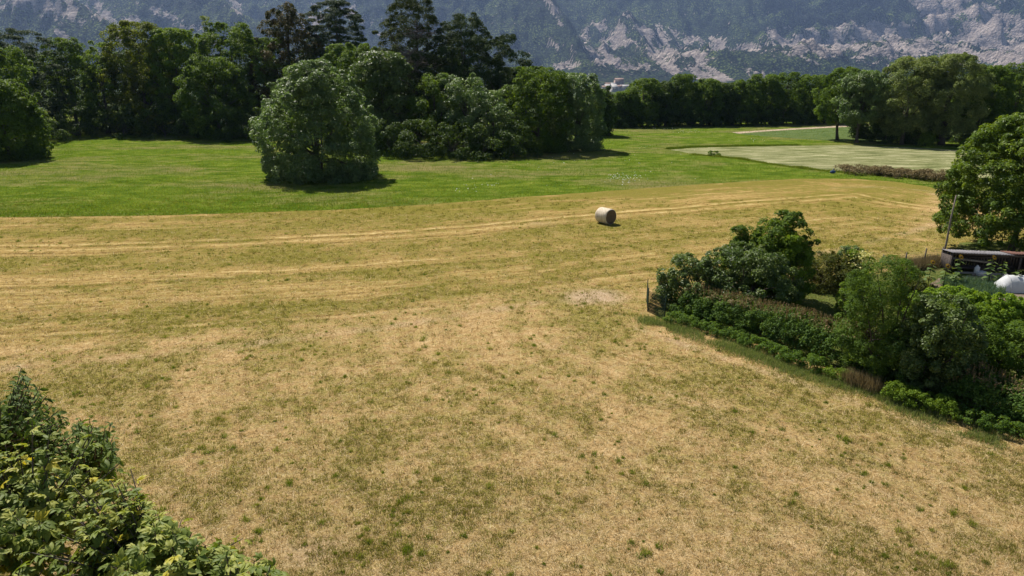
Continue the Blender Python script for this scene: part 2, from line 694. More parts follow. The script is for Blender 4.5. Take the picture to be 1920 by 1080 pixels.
def f_bare(X, Y):
    s = np.zeros(np.shape(X))
    for i, T in enumerate(TRACKS):
        w = (0.9, 0.5, 0.5, 0.9)[i]
        a = (0.45, 0.5, 0.4, 0.4)[i]
        d = poly_dist(X, Y, T)
        s = np.maximum(s, a * np.exp(-(d / w) ** 2))
    for px, py, rx, ry, a in BARE:
        c = G(px, py)
        sx = (G(px + rx, py) - c)[0]
        sy = (G(px, py - ry) - c)[1]
        s = np.maximum(s, a * np.exp(-((X - c[0]) / sx) ** 2 - ((Y - c[1]) / sy) ** 2))
    return s * (0.45 + 0.9 * fbm(X * 0.8, Y * 0.8, 3, 4))


def f_green(X, Y):
    g = fbm(X * 0.15, Y * 0.22, 3, 21) * 0.38 + fbm(X * 0.55, Y * 0.7, 3, 22) * 0.32
    g = g + 0.30 * fbm(X * 2.1, Y * 2.1, 3, 5)
    v = f_v(X, Y)
    g = g + 0.10 * (vnoise(v * 0.55, X * 0.02, 31) - 0.5) * 2 * f_amp(X, Y) * 1.3 + 0.05 * (vnoise(v * 1.3, Y * 0.03, 37) - .5) * 2
    return g + 0.035 * sstep(32, 55, Y) + 0.005


# --- ground: one sheet to the mountains, dropping to the valley floor behind the woods
def ground_z(X, Y):
    return -0.03 - 30 * sstep(330, 1500, np.hypot(X * 0.7, Y)) * 1.0 + 0 * X


def mat_ground():
    t = NT("ground_rough_grass")
    co = t.coord()
    n1 = t.noise(co, 0.02, 6, 0.6)
    n2 = t.noise(co, 1.2, 6, 0.7)
    c = t.ramp(n1, [(0.3, (0.030, 0.055, 0.015)), (0.55, (0.055, 0.085, 0.022)), (0.7, (0.12, 0.12, 0.05))])
    c = t.mix(0.5, c, t.ramp(n2, [(0.3, (0.025, 0.04, 0.012)), (0.7, (0.09, 0.11, 0.03))]))
    return t.done(t.surf(c, 0.95, t.bump(n2, 0.6, 0.1), 0.1))


_r = np.concatenate([np.linspace(-300, 300, 25)])
gx = np.concatenate([-np.geomspace(9000, 330, 22), np.linspace(-300, 300, 25), np.geomspace(330, 9000, 22)])
gy = np.concatenate([np.linspace(-900, 300, 30), np.geomspace(330, 8800, 40)])
grid_mesh("ground", gx, gy, ground_z, mat_ground())


# --- mown dry field
def mat_field():
    t = NT("mown_dry_grass")
    co = t.coord()
    v = t.attr("swath")
    g = t.attr("green")
    b = t.attr("bare")
    wob = t.noise(co, 0.22, 3, 0.6)
    vv = t.math('ADD', v, t.math('MULTIPLY', wob, 1.6))
    st = t.noise(None, 1.15, 2.5, 0.6, '1D', vv)
    st2 = t.noise(None, 3.3, 2.0, 0.6, '1D', vv)
    pat = t.noise(co, 0.5, 4, 0.6)
    fine = t.noise(co, 9.0, 6, 0.72)
    mid = t.noise(co, 2.6, 5, 0.65)
    vf = t.noise(co, 34.0, 4, 0.75)
    # swath bands fade in and out
    band = t.math('MULTIPLY', t.math('SUBTRACT', st, 0.5), t.ramp(pat, [(0.35, 0.05), (0.65, 0.62)]))
    band = t.math('MULTIPLY', band, t.attr("amp"))
    band2 = t.math('MULTIPLY', t.math('MULTIPLY', t.math('SUBTRACT', st2, 0.5), 0.16), t.attr("amp"))
    tone = t.math('ADD', t.math('ADD', band, band2), t.math('ADD', t.math('MULTIPLY', mid, 0.55), t.math('MULTIPLY', fine, 0.55)))
    straw = t.ramp(tone, [(0.40, (0.135, 0.085, 0.030)), (0.49, (0.320, 0.205, 0.080)), (0.59, (0.510, 0.345, 0.155)), (0.74, (0.74, 0.56, 0.32))])
    olive = t.ramp(fine, [(0.38, (0.095, 0.095, 0.016)), (0.52, (0.225, 0.200, 0.042)), (0.68, (0.38, 0.315, 0.080))])
    gm = t.math('ADD', g, t.math('MULTIPLY', t.math('SUBTRACT', mid, 0.5), 0.85))
    gm = t.math('SUBTRACT', gm, t.math('MULTIPLY', band, 0.45))
    gf = t.ramp(gm, [(0.36, 0.0), (0.62, 0.88)])
    c = t.mix(gf, straw, olive)
    c = t.mix(t.math('MULTIPLY', t.ramp(t.attr('amp'), [(0.42, 0.0), (0.9, 0.95)]), 0.65), c, t.mix(1.0, c, (0.68, 0.715, 0.45), 'MULTIPLY'))
    br = t.noise(co, 1.1, 5, 0.7)
    c = t.mix(t.math('MULTIPLY', t.ramp(br, [(0.54, 0.0), (0.68, 0.6)]), t.math('SUBTRACT', 1.0, t.math('MULTIPLY', t.attr('amp'), 0.6))), c, t.mix(fine, (0.16, 0.095, 0.04), (0.44, 0.27, 0.13)))
    soil = t.ramp(fine, [(0.3, (0.32, 0.215, 0.13)), (0.7, (0.62, 0.47, 0.32))])
    bf = t.ramp(t.math('ADD', b, t.math('MULTIPLY', t.math('SUBTRACT', fine, 0.5), 0.9)), [(0.28, 0.0), (0.75, 0.85)])
    c = t.mix(bf, c, soil)
    c = t.mix(t.ramp(vf, [(0.28, 0.55), (0.45, 0.0)]), c, (0.085, 0.065, 0.025))
    c = t.mix(t.ramp(vf, [(0.58, 0.0), (0.74, 0.5)]), c, (0.60, 0.50, 0.31))
    h = t.math('ADD', t.math('MULTIPLY', fine, 0.7), t.math('MULTIPLY', vf, 0.3))
    return t.done(t.surf(c, 0.9, t.bump(h, 0.9, 0.08), 0.0))


fx = np.concatenate([-np.geomspace(160, 47, 20), np.arange(-46, 46.01, 0.32), np.geomspace(47, 100, 12)])
fy = np.concatenate([np.linspace(-10, 8, 8), np.arange(8.5, 93, 0.32)])
grid_mesh("mown_field", fx, fy, lambda X, Y: 0 * X, mat_field(), {'swath': f_v, 'green': f_green, 'bare': f_bare, 'amp': f_amp})


# --- flat sheets over it: outline from points, edge made irregular
def sheet(name, P, z, mat, rough=0.25, step=0.8, kind='structure'):
    import bmesh
    Q = []
    n = len(P)
    for i in range(n):
        a, b = np.array(P[i]), np.array(P[(i + 1) % n])
        L = np.linalg.norm(b - a)
        m = max(1, min(160, int(L / step)))
        for k in range(m):
            Q.append(a + (b - a) * k / m)
    Q = np.array(Q)
    off = (fbm(Q[:, 0] * 0.9, Q[:, 1] * 0.9, 3, 3) - 0.5) * 2 * rough
    off2 = (fbm(Q[:, 0] * 0.9 + 40, Q[:, 1] * 0.9, 3, 8) - 0.5) * 2 * rough
    Q[:, 0] += off
    Q[:, 1] += off2
    bm = bmesh.new()
    vs = [bm.verts.new((q[0], q[1], z)) for q in Q]
    f = bm.faces.new(vs)
    if f.normal.z < 0:
        f.normal_flip()
    bmesh.ops.triangulate(bm, faces=[f])
    me = bpy.data.meshes.new(name)
    bm.normal_update()
    for f in bm.faces:
        if f.normal.z < 0:
            f.normal_flip()
    bm.to_mesh(me)
    bm.free()
    me.materials.append(mat)
    o = link(bpy.data.objects.new(name, me))
    o['kind'] = kind
    return o


def mat_meadow(name, dark, mid, light, dry, streak=(0.35, 0.6, 1.0), dryamt=(0.56, 0.74), scale=0.12):
    t = NT(name)
    co = t.coord()
    mp = t.n("ShaderNodeMapping")
    mp.inputs['Scale'].default_value = streak
    t.l(co, mp.inputs[0])
    big = t.noise(mp.outputs[0], scale, 4, 0.6)
    md = t.noise(mp.outputs[0], 0.9, 5, 0.65)
    fine = t.noise(co, 4.0, 6, 0.7)
    tone = t.math('ADD', t.math('MULTIPLY', md, 0.65), t.math('MULTIPLY', fine, 0.35))
    c = t.ramp(tone, [(0.38, dark), (0.5, mid), (0.62, light)])
    dr = t.math('ADD', t.math('MULTIPLY', big, 0.7), t.math('MULTIPLY', md, 0.35))
    c = t.mix(t.ramp(dr, [(dryamt[0], 0.0), (dryamt[1], 0.75)]), c, dry)
    return t.done(t.surf(c, 0.85, t.bump(fine, 0.9, 0.25), 0.0))


m_meadow = mat_meadow("meadow_green", (0.050, 0.092, 0.009), (0.105, 0.160, 0.016), (0.20, 0.24, 0.035), (0.24, 0.185, 0.09), dryamt=(0.50, 0.66))
meadow_P = np.array([tuple(p) for p in FAR] + [tuple(G(*p)) for p in [(2200, 420), (2500, 300), (2500, 222), (1600, 222), (1100, 232)]] +
                    [(-160, 260), (-190, 60)])
meadow_P[0] = (-190, FAR[0][1])
sheet("meadow", meadow_P, 0.006, m_meadow)
# the cut field whose grass lies in pale windrows
m_cut = mat_meadow("cut_hay_lying", (0.075, 0.100, 0.030), (0.21, 0.22, 0.09), (0.50, 0.47, 0.27), (0.28, 0.27, 0.14), (0.22, 0.62, 1), (0.45, 0.7), 0.25)
sheet("cut_field", [tuple(G(*p)) for p in [(1258, 281), (1300, 277), (1450, 274), (1600, 272), (1760, 279), (1850, 286), (2300, 300), (2300, 340),
                                            (1860, 334), (1800, 333), (1700, 327), (1600, 324), (1540, 319), (1460, 309), (1380, 296), (1300, 289)]], 0.012, m_cut)
m_crop = mat_meadow("bluish_crop", (0.070, 0.110, 0.035), (0.105, 0.150, 0.050), (0.155, 0.195, 0.075), (0.16, 0.18, 0.08))
sheet("crop_field", [tuple(G(*p)) for p in [(1375, 250.5), (1440, 246), (1590, 238), (1800, 233), (2100, 236), (2100, 262), (1640, 266), (1560, 264),
                                             (1480, 259), (1430, 255.5)]], 0.014, m_crop)
m_path = simple_mat("bare_earth_path", (0.30, 0.22, 0.14), (0.50, 0.39, 0.27), 0.6, 0.95, 0.3, 0.05)
sheet("path", [tuple(G(*p)) for p in [(1372, 248.2), (1450, 243), (1580, 235.4), (1760, 227.5), (1760, 229), (1600, 237.4), (1500, 242.6), (1440, 246.2), (1385, 250.6)]], 0.020, m_path, 0.12)
# garden lawn inside the hedge
m_lawn = mat_meadow("garden_lawn", (0.060, 0.085, 0.018), (0.105, 0.135, 0.030), (0.165, 0.185, 0.055), (0.18, 0.16, 0.07), (1, 1, 1), (0.5, .7), 0.4)
garden_P = [tuple(G(*p)) for p in [(1225, 578), (1400, 552), (1600, 522), (1690, 505), (1775, 492), (1800, 455), (2400, 440), (2500, 900),
                                    (1930, 806), (1760, 755), (1600, 700), (1480, 664), (1330, 620), (1230, 596)]]
sheet("lawn", garden_P, 0.010, m_lawn, 0.12, 0.5)
m_soil = simple_mat("garden_soil", (0.10, 0.075, 0.05), (0.22, 0.17, 0.12), 2.5, 0.95, 0.8, 0.05)
sheet("vegetable_bed", [tuple(G(*p)) for p in [(1700, 560), (1760, 522), (1880, 512), (2020, 528), (2060, 610), (1900, 632), (1780, 610)]], 0.016, m_soil, 0.1, 0.4)

# ---------------------------------------------------------------- mountains
VAL = -30.0
MT_CREST = [  # spur crest points (pixel x, pixel y, distance), flank slope
    ([(150, -120, 5600), (300, -60, 5000), (400, -20, 4700), (432, 6, 4450), (470, 44, 4200), (560, 112, 3700), (640, 155, 3300)], 0.62),
    ([(60, -60, 4300), (150, 0, 3900), (215, 50, 3600), (270, 110, 3300), (330, 155, 3000)], 0.66),
    ([(820, -150, 6100), (960, -58, 5400), (1030, 6, 4900), (1058, 60, 4500), (1086, 94, 4200), (1150, 127, 3800), (1270, 157, 3200)], 0.60),
    ([(860, 20, 4700), (900, 60, 4300), (960, 115, 3800), (1040, 155, 3300)], 0.60),
    ([(1180, -140, 6600), (1290, -52, 6000), (1350, 20, 5500), (1400, 52, 5100), (1450, 90, 4700), (1500, 116, 4300), (1580, 150, 3600)], 0.62),
    ([(1180, 10, 5200), (1200, 60, 4700), (1230, 110, 4200), (1260, 150, 3700)], 0.7),
    ([(1560, -120, 7000), (1600, -30, 6500), (1640, 20, 6200), (1700, 70, 5800), (1760, 105, 5500)], 0.8),
    ([(1860, -120, 6300), (1850, -20, 5900), (1840, 60, 5500), (1830, 110, 5200), (1820, 150, 4700)], 1.0),
    ([(1680, 20, 6100), (1660, 60, 5700), (1640, 110, 5200), (1620, 155, 4500)], 0.9),
]


def crest_h(X, Y):
    H = np.full(X.shape, -1e3)
    for pts, slope in MT_CREST:
        W = []
        for px, py, d in pts:
            r = ray(px, py)
            t = d / r[1]
            W.append((r[0] * t, d, CAMZ + r[2] * t))
        for (x0, y0, z0), (x1, y1, z1) in zip(W[:-1], W[1:]):
            dx, dy = x1 - x0, y1 - y0
            t = np.clip(((X - x0) * dx + (Y - y0) * dy) / (dx * dx + dy * dy), 0, 1)
            d = np.hypot(X - x0 - t * dx, Y - y0 - t * dy)
            d = d * (0.85 + 0.3 * vnoise(X * 0.004, Y * 0.004, 3))
            H = np.maximum(H, z0 + (z1 - z0) * t - slope * (d + 160 * (1 - np.exp(-d / 200))))
    return H


naz, nd = 760, 330
az = np.linspace(rad(-58), rad(58), naz)
dd = np.linspace(2300, 8300, nd)
A_, D_ = np.meshgrid(az, dd)
MX = np.tan(A_) * D_
MX = D_ * np.sin(A_) * 1.15
MY = D_ * np.cos(A_) ** 0.55
wallY = 4700 + 500 * (fbm(MX * 0.0006, MX * 0 + 3.3, 3, 2) - 0.5) * 2
wall = VAL + 0.50 * (MY - wallY)
foot = VAL + 0.10 * (MY - 2900) * sstep(2900, 3600, MY)
cr = crest_h(MX, MY)
k = 18.0
base = np.maximum(np.maximum(wall, cr), foot)
base = np.maximum(base, VAL)
bx, by = proj(MX, MY, base)
cliff = sstep(1350, 1480, bx) * sstep(0, 40, base - VAL) * sstep(-40, 25, by) + .45 * sstep(1050, 1150, bx) * (1 - sstep(1350, 1480, bx)) * sstep(40, 70, by)
per_ = 150 + 60 * (fbm(MX * 0.0008, MX * 0 + 1.7, 2, 41) - .5)
ph = 2 * math.pi * (base - VAL) / per_ + 5.0 * fbm(MX * 0.0022, MY * 0.0012, 3, 42)
base = base + cliff * per_ * 0.30 * np.sin(ph) * sstep(0, 60, base - VAL)
hh = base - VAL
gul = ridged(MX * 0.0030, MY * 0.0010, 4, 11)
gul2 = ridged(MX * 0.0095, MY * 0.0040, 4, 14)
rock_px, rock_py = proj(MX, MY, base)
amp = sstep(0, 120, hh)
MZ = base + amp * ((gul - 0.5) * 170 + (gul2 - 0.5) * 80 + (fbm(MX * 0.02, MY * 0.02, 3, 9) - 0.5) * 22 + (ridged(MX * 0.028, MY * 0.012, 3, 19) - 0.5) * 16)
MZ = np.where(MZ > 950, 950 + (MZ - 950) * 0.05, MZ)
MZ = np.maximum(MZ, VAL - 1)


def blob(px, py, cx, cyy, rx, ry, ang=0.0):
    a = rad(ang)
    dx, dy = px - cx, py - cyy
    u = (dx * math.cos(a) + dy * math.sin(a)) / rx
    v = (-dx * math.sin(a) + dy * math.cos(a)) / ry
    return np.exp(-(u * u + v * v) ** 1.5)


PX, PY = proj(MX, MY, MZ)
rk = np.zeros(MX.shape)
for b in [(70, 5, 110, 24, 5, 1.0), (200, 30, 60, 8, 42, .9), (212, 60, 40, 6, 48, .8), (120, 70, 30, 6, 40, .5), (245, 45, 18, 18, 0, .7), (130, 25, 40, 14, 30, .8),
          (330, 40, 110, 12, 28, .35), (700, 40, 40, 6, 60, .8), (660, 20, 60, 20, 20, .3), (440, 10, 20, 8, 40, .8), (590, 35, 26, 30, 30, .6),
          (1062, 122, 32, 6, 0, 1.0), (1040, 85, 18, 10, 40, .5), (1035, 12, 40, 5, 58, .9), (1050, 42, 10, 5, 60, 1.0),
          (1115, 55, 34, 14, -40, .75), (1145, 85, 40, 22, -25, .8), (1110, 100, 40, 14, 20, .6), (1170, 50, 14, 24, 30, .55), (1230, 75, 70, 26, 8, .62), (1160, 115, 60, 14, 10, .7),
          (1260, 100, 90, 22, 10, .66), (1255, 128, 26, 13, 20, 1.1), (1320, 130, 75, 22, 28, .85), (1400, 140, 60, 14, 20, .7), (1340, 82, 50, 14, 10, .5), (1395, 85, 40, 10, 10, .5),
          (1470, 75, 40, 18, 10, .75), (1510, 80, 60, 26, 10, .8), (1560, 75, 60, 26, 6, .85), (1640, 60, 90, 22, 2, .9), (1620, 90, 110, 22, 4, .85),
          (1720, 75, 80, 30, 0, .8), (1830, 60, 90, 60, 0, .85), (1900, 70, 80, 60, 0, .75), (1765, 30, 32, 34, 30, 1.0), (1770, 0, 60, 16, 0, .8), (1720, 5, 16, 12, 40, .8),
          (1760, 100, 90, 18, 0, .75), (1850, 115, 90, 14, 0, .6), (1960, 60, 80, 60, 0, .8), (1540, 118, 40, 6, 20, .6), (-150, 30, 120, 40, 0, .6), (2100, 60, 100, 60, 0, .6)]:
    rk = np.maximum(rk, 0.80 * b[5] * blob(PX, PY, b[0], b[1], b[2], b[3], b[4]))
out = (PX < -250) | (PX > 2150) | (PY < -40)
rk = np.where(out, np.maximum(rk, sstep(0.55, 0.7, fbm(MX * 0.0012, MY * 0.0012, 3, 17)) * 0.7), rk)
tex = fbm(MX * 0.012, MY * 0.006 + MZ * 0.01, 4, 23)
tex2 = fbm((MX + 0.6 * MZ) * 0.035, (MZ - MX * 0.3) * 0.012, 3, 29)
rk = rk + ((tex - 0.5) * 1.3 + (tex2 - 0.5) * 1.8) * sstep(0.02, 0.3, rk) + (tex - 0.5) * 0.3
V = np.stack([MX.ravel(), MY.ravel(), MZ.ravel()], 1)
ii = np.arange(naz * nd).reshape(nd, naz)
Q = np.stack([ii[:-1, :-1].ravel(), ii[:-1, 1:].ravel(), ii[1:, 1:].ravel(), ii[1:, :-1].ravel()], 1)


def mat_mountain():
    t = NT("mountain_forest_and_scree")
    co = t.coord()
    r = t.attr("rock")
    n = t.noise(co, 0.012, 8, 0.7)
    sc_ = t.n('ShaderNodeMapping')
    sc_.inputs['Scale'].default_value = (1.0, 1.0, 0.35)
    sc_.inputs['Rotation'].default_value = (0, 0.5, 0)
    t.l(co, sc_.inputs[0])
    nf = t.noise(sc_.outputs[0], 0.05, 5, 0.65)
    crowns = t.n("ShaderNodeTexVoronoi")
    crowns.inputs['Scale'].default_value = 0.07
    t.l(co, crowns.inputs['Vector'])
    cd = crowns.outputs['Distance']
    rf = t.ramp(t.math('ADD', r, t.math('ADD', t.math('MULTIPLY', t.math('SUBTRACT', n, 0.5), 1.5), t.math('MULTIPLY', t.math('SUBTRACT', nf, 0.5), 1.8))), [(0.34, 0.0), (0.50, 1.0)])
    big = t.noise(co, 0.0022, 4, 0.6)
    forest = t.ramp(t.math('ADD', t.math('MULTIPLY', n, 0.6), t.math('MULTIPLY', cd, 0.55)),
                    [(0.36, (0.130, 0.160, 0.045)), (0.49, (0.046, 0.070, 0.024)), (0.60, (0.008, 0.016, 0.009))])  # sunlit crowns and shaded gaps between them are painted into the forest colour
    forest = t.mix(1.0, forest, t.ramp(big, [(0.38, (0.42, 0.50, 0.60)), (0.62, (1.45, 1.4, 1.1))]), 'MULTIPLY')  # broad tone: species variety plus painted lit and shaded slopes
    strata = t.n("ShaderNodeMapping")
    strata.inputs['Scale'].default_value = (0.004, 0.004, 0.035)
    t.l(co, strata.inputs[0])
    sn = t.math('ADD', t.math('MULTIPLY', t.noise(strata.outputs[0], 1.0, 7, 0.7), 0.5), t.math('MULTIPLY', nf, 0.5))
    rockc = t.ramp(sn, [(0.34, (0.10, 0.09, 0.09)), (0.5, (0.28, 0.235, 0.21)), (0.64, (0.54, 0.45, 0.39))])  # banded rock tone with shaded crevices and lit faces put into the colour
    c = t.mix(rf, forest, rockc)
    hgt = t.math('ADD', t.math('MULTIPLY', n, 2.0), t.math('MULTIPLY', cd, -0.5))
    return t.done(t.surf(c, 0.95, t.bump(hgt, 1.0, 22.0), 0.05))


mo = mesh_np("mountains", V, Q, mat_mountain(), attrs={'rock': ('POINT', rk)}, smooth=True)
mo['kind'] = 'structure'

# ---------------------------------------------------------------- the air
t = NT("haze_air")
pv = t.n("ShaderNodeVolumePrincipled")
pv.inputs['Density'].default_value = 0.000045
pv.inputs['Color'].default_value = (0.44, 0.62, 1.0, 1)
pv.inputs['Anisotropy'].default_value = 0.2
t.l(pv.outputs[0], t.out.inputs['Volume'])
mb = MB()
mb.box((0, 3900, 480), (20400, 10200, 1040))
hz = mb.build("haze", t.m)
hz['kind'] = 'stuff'

# ============================================================ TREES OF THE WOOD AND THE FIELD EDGES
GW = "trees of the wood left of the field"
GU = "shrubs at the foot of the wood"


def bt(name, label, cat, px, by, ty, hw, mat, seed, group=None, dY=0, **kw):
    if group in (GW, GU):
        by += 7
        hw *= 1.15
    loc, H, R = place(px, by, ty, hw)
    if dY:
        loc, H, R = place_y(px, loc[1] + dY, ty, hw)
    return build_tree(name, label, cat, loc, H, R, M[mat], seed, group=group, **kw)


bigk = dict(skirt=14, nclump=300, rc=1.15, nleaf=150, lsize=0.34, aspect=0.6, lump=0.3)
# lone tree in the meadow
bt('broadleaf_tree', 'large lone bushy tree with grey green leaves in the meadow before the wood', 'tree',
   603, 332, 114, 112, 'leaf_grey', 11, prof='lone', skirt=120, inner=0.34, z0=0.0, nclump=700, rc=0.8, nleaf=130, lsize=0.27, aspect=0.5, lump=0.22,
   stems=4, spread=0.4, nl=22, ell=(1, .9),
   extra=[(-6.4, -1.0, 5.2, 1.0), (-6.9, -.5, 6.1, .8), (-6.0, -1.5, 4.2, 1.2), (-6.8, 0, 3.4, 1.0), (-5.6, -1, 2.8, 1.2), (-6.2, -1, 2.0, .8), (6.0, 0, 4.4, .9)])
# left wood, from the left edge of the picture
bt('broadleaf_tree', 'mid green tree at the left end of the wood, leafy down to the meadow', 'tree', -25, 268, 82, 92, 'leaf_mid', 21, GW, prof='column', z0=0.03, **bigk)
bt('broadleaf_tree', 'short dark bushy tree at the foot of the leftmost broadleaf of the wood', 'tree', 20, 292, 150, 52, 'leaf_mid', 22, GW, prof='egg', z0=0.02, **bigk)
bt('cedar_tree', 'dark flat topped cedar near the left end of the wood', 'cedar', 68, 250, 54, 58, 'needle', 23, GW, prof='round', z0=0.15, nclump=190, rc=1.35, nleaf=240, lsize=0.38, aspect=0.28, lump=0.22, squash=0.42, updir=0.5)
bt('broadleaf_tree', 'slim green tree just right of the flat topped cedar', 'tree', 148, 244, 70, 36, 'leaf_mid', 24, GW, prof='column', z0=0.04, nclump=140, rc=1.0, nleaf=150, lsize=0.34)
bt('broadleaf_tree', 'green tree with two rounded tops between the slim tree and the yellowish maple', 'tree', 203, 243, 80, 42, 'leaf_bright', 25, GW, prof='column', z0=0.04, nclump=150, rc=1.05, nleaf=150, lsize=0.34)
bt('broadleaf_tree', 'tall maple with yellow green leaves on its crown', 'tree', 283, 243, 40, 54, 'leaf_yellow', 26, GW, prof='column', z0=0.05, **bigk)
bt('broadleaf_tree', 'bright green broad tree right of the yellowish maple', 'tree', 348, 243, 54, 44, 'leaf_bright', 27, GW, prof='column', z0=0.05, **bigk)
bt('broadleaf_tree', 'pale thin crowned tree rising above the middle of the left wood', 'tree', 405, 232, 30, 30, 'leaf_willow', 28, GW, prof='cone', z0=0.2, nclump=60, rc=1.0, nleaf=90, lsize=0.36, lump=0.4)
bt('broadleaf_tree', 'wide pale green tree left of the coppery cone shaped tree', 'tree', 455, 244, 44, 52, 'leaf_mid', 29, GW, prof='column', z0=0.05, **bigk)
bt('broadleaf_tree', 'dark green rounded tree in front of the pale ones in the left wood', 'tree', 412, 252, 108, 50, 'leaf_mid', 30, GW, prof='column', z0=0.04, **bigk)
bt('copper_tree', 'pointed cone shaped tree with coppery brown leaves', 'tree', 553, 240, 6, 88, 'leaf_copper', 31, GW, prof='cone', z0=0.06, nclump=420, rc=1.0, nleaf=130, lsize=0.34, lump=0.14)
bt('cedar_tree', 'dark cedar with stacked flat boughs rising between the coppery tree and the tall pine', 'cedar', 640, 236, 0, 46, 'needle', 32, GW, prof='round', z0=0.5, nclump=230, rc=1.2, nleaf=260, lsize=0.38, aspect=0.28, lump=0.22, squash=0.42, updir=0.5)
bt('broadleaf_tree', 'green tree behind the right shoulder of the lone meadow tree', 'tree', 668, 262, 84, 60, 'leaf_mid', 33, GW, prof='column', z0=0.04, **bigk)
bt('broadleaf_tree', 'grey green tree right beside the lone meadow tree', 'tree', 722, 272, 98, 46, 'leaf_dusty', 34, GW, prof='column', z0=0.03, **bigk)
rt = bt('pine_tree', 'tallest pine of the wood with bare whitish dead branches', 'pine', 782, 262, -14, 70, 'needle_olive', 35, GW, prof='lone', z0=0.08, nclump=360, rc=1.0, nleaf=160, lsize=0.38, aspect=0.28, lump=0.45, squash=0.7, updir=0.2)
# its dead boughs
rngd = np.random.RandomState(5)
dbm = MB()
for (dx, z, n) in [(-.5, 15.5, 26), (1.5, 19, 18), (3.6, 18, 12), (.6, 12.5, 26), (1.0, 14.2, 30), (2.0, 10.5, 14)]:
    c0 = np.array([0.1, -0.5, z])
    for i in range(n):
        a = -1.57 + rngd.normal() * 0.75 + dx * 0.12
        L = 2.2 + 2.4 * rngd.rand()
        e = c0 + np.array([math.cos(a) * L + dx * 0.6, math.sin(a) * L, rngd.normal() * 1.1 + .3])
        m1 = (c0 + e) / 2 + rngd.normal(size=3) * 0.25
        dbm.tube([c0, m1, e], [0.07, 0.05, 0.02], 4, False)
        for q in range(4):
            f = 0.4 + 0.6 * rngd.rand()
            s0 = c0 * (1 - f) + e * f
            dbm.tube([s0, s0 + rngd.normal(size=3) * 0.55], [0.03, 0.014], 3, False)
dbm.build('dead_branches', M['twig_dead'], rt)
bt('pine_tree', 'broad dark pine right of the tallest pine', 'pine', 872, 262, 26, 92, 'needle', 36, GW, prof='cone', z0=0.1, nclump=460, rc=0.95, nleaf=170, lsize=0.38, aspect=0.28, lump=0.4, squash=0.75, updir=0.2)
bt('pine_tree', 'dark pine at the right flank of the broad pine, slightly lower', 'pine', 936, 264, 66, 56, 'needle', 37, GW, prof='egg', z0=0.1, nclump=230, rc=0.9, nleaf=170, lsize=0.38, aspect=0.28, lump=0.4, squash=0.7, updir=0.2)
bt('broadleaf_tree', 'bright topped low tree, leftmost of three before the pines', 'tree', 820, 276, 138, 40, 'leaf_mid', 38, GW, prof='egg', z0=0.03, nclump=80, rc=1.1, nleaf=140, lsize=0.32)
bt('broadleaf_tree', 'pale grey green low tree in front of the broad pine', 'tree', 872, 279, 142, 42, 'leaf_grey', 39, GW, prof='egg', z0=0.03, nclump=80, rc=1.1, nleaf=140, lsize=0.32)
bt('broadleaf_tree', 'smallest low tree in front of the pines, dark and rounded', 'tree', 925, 281, 168, 40, 'leaf_grey', 40, GW, prof='egg', z0=0.03, nclump=70, rc=1.0, nleaf=140, lsize=0.32)
bt('broadleaf_tree', 'full green tree, left half of the clump ending the wood on the right', 'tree', 1008, 277, 127, 52, 'leaf_mid', 41, GW, prof='column', skirt=25, z0=0.02, nclump=260, rc=1.05, nleaf=150, lsize=0.30)
bt('broadleaf_tree', 'rounded green tree ending the wood on the right, shadow on the meadow', 'tree', 1078, 274, 138, 44, 'leaf_grey', 42, GW, prof='egg', skirt=25, z0=0.02, nclump=240, rc=1.0, nleaf=150, lsize=0.30)
# darker trees that close the wood behind
for i, (px, ty, hw, lab, mt) in enumerate([
        (105, 100, 60, 'dark tree filling the gap behind the flat topped cedar', 'leaf_dark'),
        (240, 96, 50, 'dark green tree behind the two topped tree and the maple', 'leaf_dark'),
        (318, 82, 50, 'dark green tree behind the maple and its bright neighbour', 'leaf_dark'),
        (500, 72, 52, 'mid green tree behind the left side of the coppery tree', 'leaf_mid'),
        (600, 96, 56, 'dark tree behind the top of the lone meadow tree', 'leaf_dark'),
        (700, 92, 52, 'dark tree left behind the tallest pine', 'leaf_dark'),
        (830, 105, 60, 'dark tree between the tallest pine and the broad pine', 'leaf_dark'),
        (975, 128, 50, 'dark tree behind the right end clump of the wood', 'leaf_dark'),
        (-60, 70, 60, 'dark tree behind the left end of the wood', 'leaf_dark'),
        (1116, 166, 22, 'small dark tree showing right of the wood before the village', 'leaf_dark')]):
    bt('broadleaf_tree', lab, 'tree', px, 248 if px < 650 else 258, ty, hw, mt, 60 + i, GW, dY=14, prof='column', skirt=30, z0=0.02, nclump=190, rc=1.6, nleaf=120, lsize=0.42)
# undergrowth at the wood's edge
for i, (px, by, ty, hw, lab) in enumerate([
        (70, 262, 205, 42, 'dark shrub at the foot of the flat topped cedar'),
        (150, 252, 200, 46, 'dark shrub under the slim tree of the left wood'),
        (232, 250, 198, 44, 'dark shrub below the two topped tree'),
        (310, 250, 196, 46, 'dark shrub under the yellowish maple'),
        (390, 252, 194, 46, 'dark shrub below the pale thin crowned tree'),
        (462, 256, 200, 42, 'dark shrub under the wide pale green tree'),
        (735, 284, 222, 44, 'dark shrub right beside the foot of the lone meadow tree'),
        (790, 288, 226, 42, 'dark shrub at the foot of the tallest pine'),
        (850, 289, 230, 40, 'dark shrub below the broad pine'),
        (905, 290, 232, 38, 'dark shrub under the smallest low tree before the pines'),
        (965, 287, 226, 36, 'dark shrub between the pines and the right end clump')]):
    bt('shrub', lab, 'shrub', px, by, ty, hw, 'leaf_dark', 80 + i, GU, prof='dome', z0=0.02, nclump=36, rc=1.0, nleaf=110, lsize=0.32, trunk_r=0.06, stems=3, spread=0.3)

